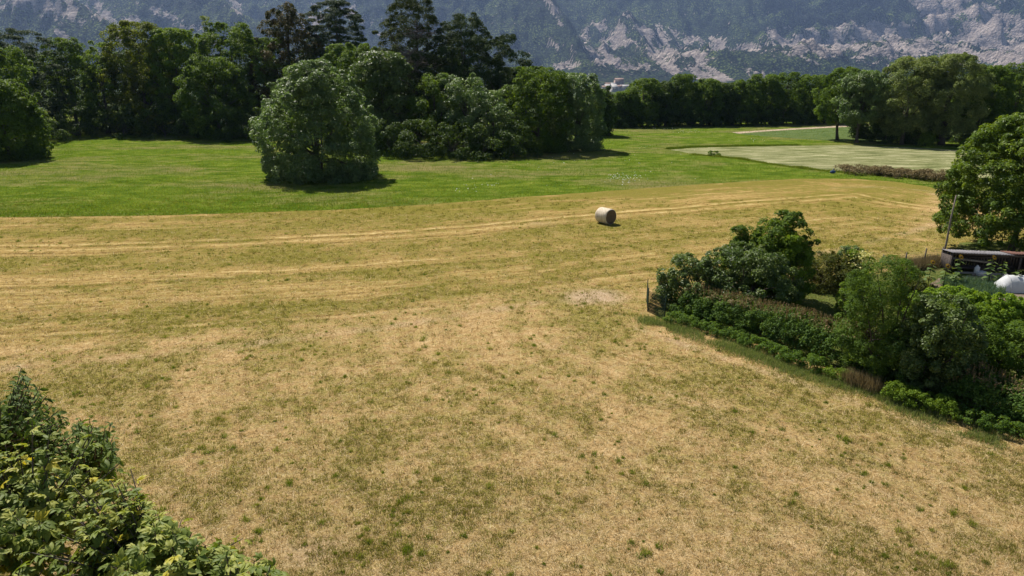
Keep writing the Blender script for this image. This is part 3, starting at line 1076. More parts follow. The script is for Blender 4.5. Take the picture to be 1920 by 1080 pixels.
# far treeline across the meadow
GF = "trees of the far treeline"
for i, (px, by, ty, hw, mt, lab) in enumerate([
        (1140, 238, 186, 22, 'leaf_mid', 'lowest tree of the far treeline, next to the wood end below the village'),
        (1168, 238, 172, 24, 'leaf_mid', 'low pale tree of the far treeline just below the village roofs'),
        (1203, 237, 148, 32, 'leaf_mid', 'broad tree of the far treeline right of the village gap'),
        (1246, 236, 152, 28, 'leaf_dark', 'dark tree of the far treeline, third right of the village gap'),
        (1276, 235, 140, 30, 'leaf_mid', 'rounded tree with the first high top of the far treeline'),
        (1318, 235, 148, 28, 'leaf_mid', 'tree right of the first high top in the far treeline'),
        (1352, 234, 156, 26, 'leaf_dark', 'dark dip in the middle of the far treeline, a lower tree'),
        (1388, 234, 150, 28, 'leaf_mid', 'tree right of the dark dip in the far treeline'),
        (1428, 233, 140, 30, 'leaf_mid', 'left of the two widest trees of the far treeline'),
        (1468, 232, 136, 34, 'leaf_mid', 'right of the two widest trees of the far treeline'),
        (1512, 231, 140, 28, 'leaf_mid', 'duller green tree near the right end of the far treeline'),
        (1545, 230, 148, 26, 'leaf_dark', 'last dark tree of the far treeline before the tree with bare trunks')]):
    bt('broadleaf_tree', lab, 'tree', px, by, ty, hw, mt, 120 + i, GF, prof='column' if i % 3 else 'egg', z0=0.03, nclump=130, rc=1.25, nleaf=140, lsize=0.38, lump=0.3)
for i, (px, ty, lab) in enumerate([(1225, 165, 'dark tree behind the left third of the far treeline'), (1300, 166, 'dark tree behind the first high top of the far treeline'),
                                   (1370, 166, 'dark tree behind the dip of the far treeline'), (1450, 158, 'dark tree behind the two widest trees of the far treeline'),
                                   (1530, 160, 'dark tree behind the duller end of the far treeline'),
                                   (1600, 160, 'dark far tree behind the trees with bare trunks')]):
    bt('broadleaf_tree', lab, 'tree', px, 230, ty, 44, 'leaf_dark', 140 + i, GF, dY=12, prof='column', z0=0.02, skirt=20, nclump=110, rc=1.7, nleaf=120, lsize=0.48)
GS = "shrubs at the foot of the far treeline"
for i, px in enumerate([1150, 1200, 1250, 1300, 1350, 1400, 1450, 1500, 1550]):
    lab = ['dark shrub at the left end of the far treeline', 'dark shrub below the broad tree right of the village gap', 'dark shrub below the third tree of the far treeline',
           'dark shrub below the first high top of the far treeline', 'dark shrub below the dip in the far treeline', 'dark shrub right of the dip in the far treeline',
           'dark shrub under the widest trees of the far treeline', 'dark shrub under the duller green far tree', 'dark shrub left of the tree with bare trunks'][i]
    bt('shrub', lab, 'shrub', px, 239 - i * .9, 205 - i, 34, 'leaf_dark', 160 + i, GS, prof='dome', z0=0.02, nclump=30, rc=1.2, nleaf=90, lsize=0.4, trunk_r=0.06, stems=2, spread=0.3)

# right group with visible trunks beside the cut field
GR = "trees beside the cut field on the right"
rk_ = dict(nclump=190, rc=1.0, nleaf=150, lsize=0.30, lump=0.3)
bt('broadleaf_tree', 'pale leaved tree on a slim bare trunk at the left of the right hand group', 'tree', 1606, 268, 133, 42, 'leaf_grey', 201, GR, prof='round', z0=0.28, lean=(.6, 0), **rk_)
bt('broadleaf_tree', 'dark tree reaching left over the crop field', 'tree', 1570, 262, 128, 46, 'leaf_mid', 202, GR, prof='round', z0=0.26, **rk_)
bt('willow_tree', 'willow with feathery grey green crown, left of the two willows', 'willow', 1690, 271, 107, 52, 'leaf_willow', 203, GR, prof='round', z0=0.16, aspect=0.3, nclump=260, rc=1.1, nleaf=150, lsize=0.36, lump=0.3)
bt('willow_tree', 'tallest willow with a thick leaning trunk and feathery crown', 'willow', 1764, 272, 102, 62, 'leaf_willow', 204, GR, prof='round', z0=0.16, aspect=0.3, nclump=330, rc=1.1, nleaf=150, lsize=0.36, lump=0.3, trunk_r=0.55, tb=0.9)
bt('broadleaf_tree', 'dark green tree right of the tallest willow', 'tree', 1828, 270, 124, 42, 'leaf_mid', 205, GR, prof='round', z0=0.2, **rk_)
bt('broadleaf_tree', 'dense mid green tree behind the walnut tree near the right edge', 'tree', 1888, 268, 118, 52, 'leaf_mid', 206, GR, prof='round', z0=0.22, **rk_)
bt('broadleaf_tree', 'broad tree cut by the right edge of the picture', 'tree', 1965, 268, 116, 56, 'leaf_mid', 207, GR, prof='column', z0=0.1, **rk_)
for i, (px, ty, lab) in enumerate([(1640, 150, 'dark tree behind the gap between pale tree and willow'), (1725, 135, 'dark tree behind the two willows'),
                                   (1860, 140, 'dark tree closing the group behind its right half'), (1930, 140, 'dark tree behind the right edge of the group')]):
    bt('broadleaf_tree', lab, 'tree', px, 258, ty, 46, 'leaf_dark', 215 + i, GR, prof='column', z0=0.02, skirt=20, nclump=160, rc=1.4, nleaf=120, lsize=0.40)
for i, (px, by, ty, hw, lab) in enumerate([
        (1655, 268, 218, 20, 'dark pointed shrub between the first trunks of the right hand group'),
        (1682, 269, 232, 22, 'dark shrub under the left willow'),
        (1722, 271, 232, 24, 'dark shrub left of the thick leaning trunk'),
        (1738, 273, 246, 12, 'small bright bush at the foot of the leaning trunk'),
        (1800, 270, 236, 26, 'dark shrub right of the thick leaning trunk'),
        (1850, 268, 236, 34, 'wide dark bramble below the dark tree right of the willows'),
        (1905, 268, 234, 34, 'dark shrub behind the top of the walnut tree'),
        (1822, 276, 262, 18, 'low bright green bush at the edge of the cut field')]):
    bt('shrub', lab, 'shrub', px, by, ty, hw, 'leaf_bright' if 'bright' in lab else 'leaf_dark', 230 + i, "shrubs under the right hand trees", prof='dome', z0=0.02, nclump=30, rc=0.7, nleaf=100, lsize=0.28, trunk_r=0.05, stems=3, spread=0.3)
# bush at the corner of the cut field
bt('shrub', 'small lone bush on the near edge of the cut field', 'shrub', 1338, 292, 283, 11, 'leaf_bright', 245, None, prof='dome', z0=0.02, nclump=14, rc=0.3, nleaf=60, lsize=0.2, trunk_r=0.03, stems=2, spread=0.2)

# ---------------------------------------------------------------- village far down the valley
GV = "houses of the far village"
m_wall = simple_mat("render_white", (0.30, 0.28, 0.25), (0.42, 0.40, 0.36), 0.4, 0.9)
m_wallp = simple_mat("render_pink", (0.32, 0.22, 0.18), (0.42, 0.30, 0.25), 0.4, 0.9)
m_roof = simple_mat("roof_pale", (0.26, 0.25, 0.24), (0.42, 0.40, 0.38), 0.4, 0.7)
m_roofb = simple_mat("roof_brown", (0.17, 0.11, 0.085), (0.30, 0.20, 0.16), 0.4, 0.8)
m_win = simple_mat("window_dark", (0.03, 0.035, 0.04), (0.06, 0.07, 0.08), 1, 0.3)
for px, py, D, w, d, h, rz, mw, mr, lab in [
        (1141, 166.5, 2000, 22, 16, 7, .1, m_wall, m_roof, 'white hall with a bright roof at the left end of the village'),
        (1150, 170.5, 1850, 14, 30, 8, .2, m_wall, m_roof, 'tall white house nearest below the village roofs'),
        (1159, 167, 1950, 20, 14, 6, -.2, m_wall, m_roofb, 'white house with a brown roof in the middle of the village'),
        (1171, 167, 2000, 26, 14, 7, .05, m_wall, m_roof, 'long white hall at the right end of the village'),
        (1139, 161.5, 2300, 18, 14, 6, .3, m_wall, m_roofb, 'small house behind the left end of the village'),
        (1148, 161.5, 2350, 18, 14, 6, -.1, m_wall, m_roof, 'small pale roofed house behind the middle of the village'),
        (1160, 160, 2500, 30, 20, 18, .15, m_wallp, m_roofb, 'tall pinkish house above the other village roofs'),
        (1133, 168, 1900, 14, 12, 6, .2, m_wall, m_roofb, 'small house at the far left of the village, half hidden by trees')]:
    r = ray(px, py)
    tt = D / r[1]
    X_, Z_ = r[0] * tt, CAMZ + r[2] * tt
    hs = empty('house', (X_, D, Z_), lab, 'house', GV, rz)
    mb = MB()
    mb.box((0, 0, h / 2 - 8), (w, d, h + 16))
    mb.add([[-w / 2, -d / 2, h], [w / 2, -d / 2, h], [w / 2, d / 2, h], [-w / 2, d / 2, h], [-w / 2, 0, h + d * .28], [w / 2, 0, h + d * .28]],
           [], [[0, 4, 3], [1, 2, 5]])
    mb.build('wall', mw, hs)
    mb = MB()
    e = 0.9
    zt, zb = h + d * .28 + .3, h - 0.2
    for sgn in (-1, 1):
        a = np.array([[-w / 2 - e, sgn * (d / 2 + e), zb - e * .28], [w / 2 + e, sgn * (d / 2 + e), zb - e * .28], [w / 2 + e, 0, zt], [-w / 2 - e, 0, zt]])
        b = a + np.array([0, 0, 0.35])
        q = [[0, 1, 2, 3], [7, 6, 5, 4], [0, 4, 5, 1], [1, 5, 6, 2], [2, 6, 7, 3], [3, 7, 4, 0]]
        mb.add(np.concatenate([a, b]), q)
    mb.build('roof', mr, hs)
    for kx in range(3):
        mb = MB()
        mb.box(((kx - 1) * w * .3, -d / 2 - .03, h * .55), (1.6, .1, 2.0))
        mb.build('window', m_win, hs)

# ============================================================ FIELD OBJECTS, HEDGE AND GARDEN
# hay bale
g0 = G(1136, 420)
bale = empty('hay_bale', (g0[0], g0[1] + 0.3, 0), 'round bale of hay wrapped in pale net, alone on the mown field', 'hay bale')
ax = Vector((0.60, -0.80, 0))
RB, LB = 0.66, 1.30
mb = MB()
prof_ = [(-.5, .90), (-.485, .965), (-.45, .99), (-.2, 1.0), (0, 1.005), (.2, 1.0), (.45, .99), (.485, .965), (.5, .90)]
seg = 48
V, Q = [], []
side_v = Vector((ax.y, -ax.x, 0))
for (u, r) in prof_:
    for k in range(seg):
        a = 2 * math.pi * k / seg
        rr = RB * r * (1 + 0.012 * math.sin(a * 5 + u * 9) + 0.006 * math.sin(a * 17))
        z = RB * 0.965 + math.cos(a) * rr
        z = max(z, 0.0) if z < 0.03 else z
        p = ax * (u * LB) + side_v * (math.sin(a) * rr) + Vector((0, 0, z))
        V.append(p[:])
for i in range(len(prof_) - 1):
    for k in range(seg):
        j = (k + 1) % seg
        Q.append([i * seg + k, i * seg + j, (i + 1) * seg + j, (i + 1) * seg + k])
t = NT("bale_net_wrap")
co = t.coord()
w = t.n("ShaderNodeTexNoise")
w.inputs['Scale'].default_value = 5
w.inputs['Detail'].default_value = 5
t.l(co, w.inputs['Vector'])
mp = t.n("ShaderNodeMapping")
mp.inputs['Rotation'].default_value = (0, 0, -math.atan2(ax.y, ax.x))
mp.inputs['Scale'].default_value = (16, 1.2, 1.2)
t.l(co, mp.inputs[0])
nn = t.noise(mp.outputs[0], 1.6, 4, 0.6)
c = t.ramp(nn, [(0.3, (0.44, 0.35, 0.23)), (0.55, (0.66, 0.56, 0.41)), (0.8, (0.80, 0.71, 0.56))])
t.done(t.surf(c, 0.7, t.bump(nn, 0.8, 0.04), 0.2))
mesh_np('net_wrap', V, np.array(Q), t.m, bale, smooth=True)
t = NT("bale_end_straw")
co = t.coord()
d = Vector((0, 0, 1))
vr = t.n("ShaderNodeVectorMath", operation='DISTANCE')
t.l(co, vr.inputs[0])
vr.inputs[1].default_value = (ax * (LB * .5) + Vector((0, 0, RB * .965)))[:]
n = t.noise(co, 14, 5, 0.7)
rr_ = t.math('ADD', t.math('MULTIPLY', vr.outputs['Value'], 62.0), t.math('MULTIPLY', n, 4.0))
sn = t.math('MULTIPLY', t.math('ADD', t.math('SINE', rr_), 1.0), 0.5)
c = t.mix(0.5, t.ramp(sn, [(0.1, (0.08, 0.055, 0.03)), (0.9, (0.26, 0.18, 0.11))]), t.ramp(n, [(0.3, (0.07, 0.05, 0.03)), (0.7, (0.30, 0.21, 0.13))]))
t.done(t.surf(c, 0.95, t.bump(sn, 0.8, 0.03), 0.1))
for sgn in (-1, 1):
    V, T, Qs = [], [], []
    rings = [1.0, .8, .6, .4, .2]
    for ri, f in enumerate(rings):
        for k in range(seg):
            a = 2 * math.pi * k / seg
            p = ax * (sgn * LB * (0.5 + 0.012 * math.sin(f * 9) - (0.012 if f == 1 else 0))) + side_v * (math.sin(a) * RB * .90 * f) + Vector((0, 0, RB * .965 + math.cos(a) * RB * .90 * f))
            V.append(p[:])
    V.append((ax * (sgn * LB * .5) + Vector((0, 0, RB * .965)))[:])
    for ri in range(len(rings) - 1):
        for k in range(seg):
            j = (k + 1) % seg
            q = [ri * seg + k, ri * seg + j, (ri + 1) * seg + j, (ri + 1) * seg + k]
            Qs.append(q if sgn > 0 else q[::-1])
    for k in range(seg):
        j = (k + 1) % seg
        tt = [4 * seg + k, 4 * seg + j, 5 * seg]
        T.append(tt if sgn > 0 else tt[::-1])
    mesh_np('end_face', V, [np.array(Qs), np.array(T)], t.m, bale)


# ---- hedge and bushes: foliage following a footprint line
def bushmat(n):
    return M[n]


def hedge(name, label, cat, line, width, height, mat, seed, lsize=0.10, dens=1.0, tip=None, group=None, rc=0.28, nleaf=70, tipamt=0.35, lump=0.25):
    rng = np.random.RandomState(seed)
    L = np.array(line)
    org = L.mean(0)
    root = empty(name, (org[0], org[1], 0), label, cat, group)
    segl = np.hypot(*np.diff(L, axis=0).T)
    cum = np.concatenate([[0], np.cumsum(segl)])
    tot = cum[-1]
    n = int(tot * (height * 2 + width) * 5.2 * dens)
    s = rng.rand(n) * tot
    x = np.interp(s, cum, L[:, 0])
    y = np.interp(s, cum, L[:, 1])
    k = np.clip(np.searchsorted(cum, s) - 1, 0, len(segl) - 1)
    tx = (L[k + 1] - L[k]) / segl[k][:, None]
    nx = np.stack([-tx[:, 1], tx[:, 0]], 1)
    hloc = height * (1 + lump * 2 * (fbm(s * 0.45, s * 0 + seed, 3, seed) - 0.5))
    endt = np.minimum(1, np.minimum(s, tot - s) / (height * 0.5) + 0.35)
    hloc = hloc * endt ** 0.5
    # cross section: superellipse
    a = rng.rand(n) * math.pi
    isin = rng.rand(n) < 0.2
    fr = np.where(isin, 0.5, 1.0) * (0.86 + 0.14 * rng.rand(n))
    ca, sa = np.cos(a), np.sin(a)
    cx = np.sign(ca) * np.abs(ca) ** 0.6 * width / 2 * fr * (1 + 0.25 * (fbm(s * 1.2, a * 2, 3, seed + 1) - .5) * 2)
    cz = np.abs(sa) ** 0.65 * (hloc - rc) * fr + 0.05
    C = np.stack([x + nx[:, 0] * cx - org[0], y + nx[:, 1] * cx - org[1], np.maximum(cz, rc * .5)], 1)
    out = unit(np.stack([nx[:, 0] * ca, nx[:, 1] * ca, sa * 1.0], 1))
    P, N, idx = clump_leaves(C, out, np.full(n, rc) * (0.7 + .6 * rng.rand(n)), nleaf, rng, 0.95, 0.4)
    kp = P[:, 2] > 0.02
    P, N, idx = P[kp], N[kp], idx[kp]
    V, Q = leaf_quads(P, N, lsize, 0.5, rng)
    mats = [M[mat]]
    mi = None
    if tip:
        mats.append(M[tip])
        top = sstep(0.80, 1.0, P[:, 2] / np.interp(P[:, 0] * 0, [0, 1], [0, 1] * 1) if False else P[:, 2] / np.maximum(hloc[idx], .1))
        mi = (rng.rand(len(P)) < top * tipamt).astype(int)
    mesh_np('foliage', V, Q, mats, root, attrs={'tint': ('FACE', tint_of(idx, len(P), rng, .5))}, mi=mi)
    mb = MB()
    for j in range(max(4, int(tot * 1.6))):
        ss = tot * (j + rng.rand()) / max(4, int(tot * 1.6))
        px_, py_ = np.interp(ss, cum, L[:, 0]) - org[0], np.interp(ss, cum, L[:, 1]) - org[1]
        e = [px_ + rng.normal() * .2, py_ + rng.normal() * .2, height * .8]
        mb.tube([[px_, py_, -.05], [(px_ + e[0]) / 2 + .05, (py_ + e[1]) / 2, height * .4], e], [.03, .02, .008], 5, False)
    mb.tube([(a_[0] - org[0], a_[1] - org[1], -.06) for a_ in L], .03, 5)
    mb.build('stems', M['bark'], root)
    if tip:   # upright seed heads along the crest
        pts_, ax_ = [], []
        m = int(tot * 45)
        ss = rng.rand(m) * tot
        off = (rng.rand(m) - .5) * width * .8
        k = np.clip(np.searchsorted(cum, ss) - 1, 0, len(segl) - 1)
        tx = (L[k + 1] - L[k]) / segl[k][:, None]
        X_ = np.interp(ss, cum, L[:, 0]) - tx[:, 1] * off - org[0]
        Y_ = np.interp(ss, cum, L[:, 1]) + tx[:, 0] * off - org[1]
        hz_ = height * (1 + lump * 2 * (fbm(ss * 0.45, ss * 0 + seed, 3, seed) - 0.5)) * np.minimum(1, np.minimum(ss, tot - ss) / (height * 0.5) + 0.35) ** .5
        Z_ = hz_ * (1 - 0.25 * (2 * off / width) ** 2)
        per = 9
        id2 = np.repeat(np.arange(m), per)
        zz = np.tile(np.linspace(-.05, .19, per), m)
        P2 = np.stack([X_[id2], Y_[id2], Z_[id2] + zz], 1) + rng.normal(size=(m * per, 3)) * 0.012
        N2 = unit(rng.normal(size=(m * per, 3)) * np.array([1, 1, .2]))
        T2 = np.tile([0.1, 0, 1.0], (m * per, 1)) + rng.normal(size=(m * per, 3)) * .25
        V2, Q2 = leaf_quads(P2, N2, 0.075, 0.45, rng, T=T2)
        mesh_np('seed_heads', V2, Q2, M[tip], root, attrs={'tint': ('FACE', rng.rand(m * per))})['kind'] = 'stuff'
    return root


def off_line(pix, d):
    """footprint line: pixels mark its front foot, moved back by d"""
    P = np.array([G(*p) for p in pix])
    T = np.gradient(P, axis=0)
    T = T / np.linalg.norm(T, axis=1, keepdims=True)
    return P + np.stack([-T[:, 1], T[:, 0]], 1) * d


hedge('hedge', 'long clipped hedge with reddish brown tips between the mown field and the garden', 'hedge',
      off_line([(1262, 592), (1320, 612), (1400, 636), (1480, 662), (1560, 690), (1635, 716)], 0.95), 1.8, 1.68, 'leaf_hedge', 301, tip='leaf_hedge_tip', dens=2.6, rc=.26, lump=.14, tipamt=.6)
hedge('hedge', 'hedge with brownish tips at the right edge of the picture', 'hedge',
      off_line([(1765, 765), (1840, 792), (1920, 815), (2050, 850), (2200, 890)], 0.9), 1.8, 1.6, 'leaf_hedge', 302, tip='leaf_hedge_tip', dens=2.2, tipamt=.5)
hedge('hedge', 'short dark hedge piece with brown tips at the field corner, behind the net', 'hedge',
      off_line([(1222, 578), (1262, 586)], 0.9) , 1.1, 1.7, 'leaf_hedge', 303, tip='leaf_hedge_tip')
GN = "weeds along the hedge foot"
for i, (pl, w_, h_, lab, mt) in enumerate([
        ([(1245, 602), (1300, 614), (1350, 630), (1392, 643)], .7, .55, 'bright green nettles along the left foot of the long hedge', 'leaf_nettle'),
        ([(1390, 645), (1430, 660), (1466, 672)], .65, .6, 'bright nettle clump at the middle of the long hedge foot', 'leaf_nettle'),
        ([(1462, 674), (1500, 688), (1540, 702)], .7, .7, 'tallest light green weed clump at the long hedge foot', 'leaf_nettle'),
        ([(1536, 700), (1570, 712), (1606, 722)], .5, .4, 'low weeds at the right foot of the long hedge', 'leaf_bright'),
        ([(1660, 745), (1700, 762), (1760, 780), (1792, 788)], .8, .75, 'bright leafy bramble below the grey leaved bush', 'leaf_bright'),
        ([(1800, 795), (1850, 808), (1930, 830)], .6, .6, 'green weeds along the foot of the right hand hedge', 'leaf_nettle')]):
    hedge('weed_clump', lab, 'weeds', [tuple(p) for p in off_line(pl, .1)], w_, h_, mt, 310 + i, rc=.16, nleaf=70, dens=3.6, lsize=.07)

# bushes and small trees of the garden
def gb(name, label, cat, px, Y, ty, hw, mat, seed, group=None, **kw):
    loc, H, R = place_y(px, Y, ty, hw)
    return build_tree(name, label, cat, loc, H, R, M[mat], seed, group=group, **kw)


kb = dict(prof='egg', z0=0.03, stems=4, spread=.2, trunk_r=.05, lump=.28, nl=16, base=.05, tb=.15)
gb('shrub', 'grey green shrub at the left end of the garden, lower one', 'shrub', 1296, 35.6, 480, 58, 'leaf_dusty', 401, nclump=130, rc=.33, nleaf=110, lsize=.13, **kb)
gb('shrub', 'large grey green shrub in front of the dark green garden tree', 'shrub', 1400, 35.2, 464, 88, 'leaf_dusty', 402, nclump=260, rc=.36, nleaf=110, lsize=.13, **kb)
gb('garden_tree', 'small dark green tree with the highest top behind the grey green shrubs', 'tree', 1462, 37, 398, 54, 'leaf_mid', 403, nclump=170, rc=.42, nleaf=110, lsize=.15, prof='round', z0=.1, trunk_r=.08, lump=.35)
gb('garden_tree', 'second small tree left of the highest one, with pointed tufts', 'tree', 1385, 37.5, 424, 38, 'leaf_mid', 404, nclump=110, rc=.36, nleaf=100, lsize=.15, prof='cone', z0=.1, trunk_r=.07, lump=.4)
gb('shrub', 'bright green bush at the right of the highest garden tree', 'shrub', 1472, 35.8, 440, 42, 'leaf_bright', 405, nclump=110, rc=.36, nleaf=100, lsize=.14, **kb)
gb('shrub', 'low olive brown bush between the small trees and the yellow flowers', 'shrub', 1542, 39.5, 478, 60, 'leaf_olive', 406, nclump=170, rc=.36, nleaf=100, lsize=.10, **dict(kb, prof='dome'))
gb('shrub', 'leafy stems beside the yellow flowers', 'shrub', 1590, 39.5, 462, 22, 'leaf_grey', 407, nclump=45, rc=.25, nleaf=70, lsize=.12, **kb)
yf = gb('flower_bush', 'bush with pale yellow flowers above the olive brown bush', 'flowering bush', 1608, 38.8, 470, 26, 'leaf_bright', 408, nclump=60, rc=.28, nleaf=70, lsize=.12, **kb)
rng = np.random.RandomState(3)
_l, _h, _r = place_y(1608, 38.8, 470, 24)
Pf = np.stack([rng.normal(size=420) * _r * .38, rng.normal(size=420) * _r * .4 - .3, _h * (.62 + .38 * rng.rand(420))], 1)
Vf, Qf = leaf_quads(Pf, unit(rng.normal(size=(420, 3)) + [0, -.5, 1]), .13, .8, rng)
mesh_np('flowers', Vf, Qf, M['flower_yellow'], yf, attrs={'tint': ('FACE', rng.rand(420))})['kind'] = 'stuff'
gb('bamboo_bush', 'tall feathery green bush standing highest at the middle of the garden edge', 'bush', 1652, 26.6, 478, 62, 'leaf_mid', 409, nclump=330, rc=.30, nleaf=110, lsize=.11, aspect=.28,
   prof='column', z0=.02, stems=7, spread=.5, trunk_r=.05, lump=.35, base=.05)
gb('shrub', 'pale green young bush left of the feathery bush on the lawn', 'shrub', 1592, 34.0, 532, 20, 'leaf_bright', 410, nclump=70, rc=.22, nleaf=80, lsize=.09, **kb)
gb('shrub', 'bush with silvery grey green leaves right of the feathery bush', 'shrub', 1756, 25.0, 556, 66, 'leaf_dusty', 411, nclump=330, rc=.28, nleaf=110, lsize=.105, **kb)
gb('shrub', 'dark bush foot between the feathery bush and the silvery one', 'shrub', 1700, 25.6, 610, 40, 'leaf_hedge', 412, nclump=150, rc=.26, nleaf=100, lsize=.10, **kb)
gb('shrub', 'olive green bush behind the right hand hedge', 'shrub', 1845, 26.0, 600, 60, 'leaf_mid', 413, nclump=170, rc=.28, nleaf=100, lsize=.09, **kb)
gb('shrub', 'olive green bush cut by the right edge above the hedge', 'shrub', 1925, 25.5, 612, 56, 'leaf_mid', 414, nclump=170, rc=.28, nleaf=100, lsize=.09, **kb)
GB = "berry canes in the vegetable garden"
for i, (px, Y, ty, hw, lab, mt) in enumerate([
        (1715, 34.0, 520, 30, 'slim dark stemmed plant left of the bright berry canes', 'leaf_olive'),
        (1745, 32.5, 545, 34, 'bright green canes left of the berry rows', 'leaf_lime'),
        (1790, 32.0, 540, 36, 'bright lime berry canes in the second place from the left', 'leaf_lime'),
        (1832, 31.5, 545, 36, 'bright lime berry canes in the middle of the row', 'leaf_lime'),
        (1872, 31.5, 552, 34, 'bright lime berry canes before the white cloche', 'leaf_lime'),
        (1915, 31.8, 562, 34, 'yellowish berry canes at the right edge of the picture', 'leaf_lime'),
        (1770, 30.0, 566, 36, 'mid green canes behind the silvery bush', 'leaf_bright'),
        (1830, 29.5, 574, 36, 'mid green canes behind the olive green bush', 'leaf_bright'),
        (1960, 31.0, 566, 34, 'berry canes beyond the right edge', 'leaf_lime')]):
    gb('berry_bush', lab, 'bush', px, Y, ty, hw, mt, 430 + i, GB, nclump=90, rc=.24, nleaf=75, lsize=.12, **kb)

# walnut tree over the shed
loc, H, R = place_y(1922, 47.5, 214, 142)
build_tree('walnut_tree', 'big walnut tree with glossy green leaves over the shed at the right edge', 'tree', loc, H, R, M['leaf_walnut'], 450, prof='lone', z0=.12,
           nclump=820, rc=.55, nleaf=120, lsize=.21, aspect=.42, lump=.42, trunk_r=.22, nl=18, tb=.3,
           extra=[(-5.5, -.5, 3.4, .45), (-5.2, -.6, 3.0, .55), (-5.4, -.2, 3.9, .4), (-4.9, -.2, 2.6, .6)])

# leaning pole
pl0 = G(1766, 491)
pt = AT(1793, 366, pl0[1] - 0.2)
root = tag(MB().build if False else empty('wooden_pole', (pl0[0], pl0[1], 0), None), 'long grey wooden pole leaning against the walnut tree', 'pole')
mb = MB()
dv = np.array([pt[0] - pl0[0], pt[1] - pl0[1], pt[2]])
mb.tube([(0, 0, -.1), dv * .3 + [.03, 0, 0], dv * .65 - [.02, 0, 0], dv], [.065, .06, .05, .035], 8)
mb.build('shaft', M['bark_pale'], root, smooth=True)
mb = MB()
mb.tube([dv * .55, dv * .55 + [-.25, 0, .25]], [.02, .012], 5)
mb.build('branch_stub', M['bark_pale'], root)

# wire fence with posts
m_wire = simple_mat("rusty_wire", (0.07, 0.08, 0.06), (0.16, 0.17, 0.13), 20, .7)
m_post = simple_mat("weathered_post", (0.07, 0.06, 0.05), (0.18, 0.15, 0.12), 9, .9, stretch=(3, 3, .5))
fp = [G(1612, 518), G(1652, 512), G(1695, 505), G(1731, 499), G(1762, 494)]
f0 = fp[0]
fence_root = empty('wire_fence', (f0[0], f0[1], 0), 'wire mesh fence on thin dark posts at the back of the garden', 'fence')
for i, p in enumerate(fp):
    mb = MB()
    mb.tube([(p[0] - f0[0], p[1] - f0[1], -.2), (p[0] - f0[0] + .02 * (i - 2), p[1] - f0[1], 1.12 + .08 * (i % 2))], [.045, .04], 8)
    mb.build('post', m_post, fence_root)
mb = MB()
for a, b in zip(fp[:-1], fp[1:]):
    for z in np.linspace(.08, 1.0, 8):
        mb.tube([(a[0] - f0[0], a[1] - f0[1], z), (b[0] - f0[0], b[1] - f0[1], z)], .006, 3, False)
    m = int(np.linalg.norm(b - a) / .15)
    for k in range(m):
        q = a + (b - a) * (k + .5) / m
        mb.tube([(q[0] - f0[0], q[1] - f0[1], .05), (q[0] - f0[0], q[1] - f0[1], 1.0)], .005, 3, False)
mb.build('wire_mesh', m_wire, fence_root)

# dark green net at the hedge corner
m_net = simple_mat("green_net", (0.006, 0.016, 0.010), (0.015, 0.035, 0.02), 12, .95)
n0, n1_ = G(1214, 584), G(1246, 600)
net = empty('garden_net', (n0[0], n0[1], 0), 'dark green net screen at the left end of the garden hedge', 'net')
mb = MB()
n2_ = n0 + np.array([.25, 1.6])
for a, b in ((n0, n1_), (n0, n2_)):
    dxy = b - a
    m = 26
    for k in range(m + 1):
        q = a + dxy * k / m - n0
        q2 = a + dxy * min(1, (k + 6) / m) - n0
        mb.tube([(q[0], q[1], .05), (q[0], q[1], 1.15)], .008, 3, False)
        mb.tube([(q[0], q[1], .05), (q2[0], q2[1], 1.15)], .008, 3, False)
    for z in np.linspace(.05, 1.15, 14):
        mb.tube([(a[0] - n0[0], a[1] - n0[1], z), (b[0] - n0[0], b[1] - n0[1], z)], .008, 3, False)
mb.build('netting', m_net, net)
for q in (n0, n1_, n2_):
    mb = MB()
    mb.tube([(q[0] - n0[0], q[1] - n0[1], -.15), (q[0] - n0[0], q[1] - n0[1], 1.3)], .025, 6)
    mb.build('post', m_net, net)

# ---- shed: low lean-to open to the front
m_tin = simple_mat("grey_tin", (0.10, 0.095, 0.10), (0.24, 0.23, 0.24), 3, .75, .2, .01)
m_rust = simple_mat("rusty_tin", (0.09, 0.045, 0.035), (0.19, 0.09, 0.065), 3, .8, .3, .01)
m_plank = simple_mat("weathered_plank", (0.045, 0.036, 0.03), (0.13, 0.105, 0.09), 4, .9, .5, .01, stretch=(1, 1, 6))
m_dark = simple_mat("dark_board", (0.03, 0.025, 0.022), (0.075, 0.06, 0.05), 4, .9)
m_palew = simple_mat("pale_wood", (0.30, 0.24, 0.19), (0.46, 0.39, 0.32), 5, .85)
s0 = G(1778, 512)
s1 = G(1925, 519)
ux = (s1 - s0) / np.linalg.norm(s1 - s0)
sang = math.atan2(ux[1], ux[0])
shed = empty('shed', (s0[0], s0[1], 0), 'low open fronted wooden shed with a tin roof under the walnut tree', 'shed', rz=sang)
W_ = 7.0
rh, rhb = 1.38, 1.18
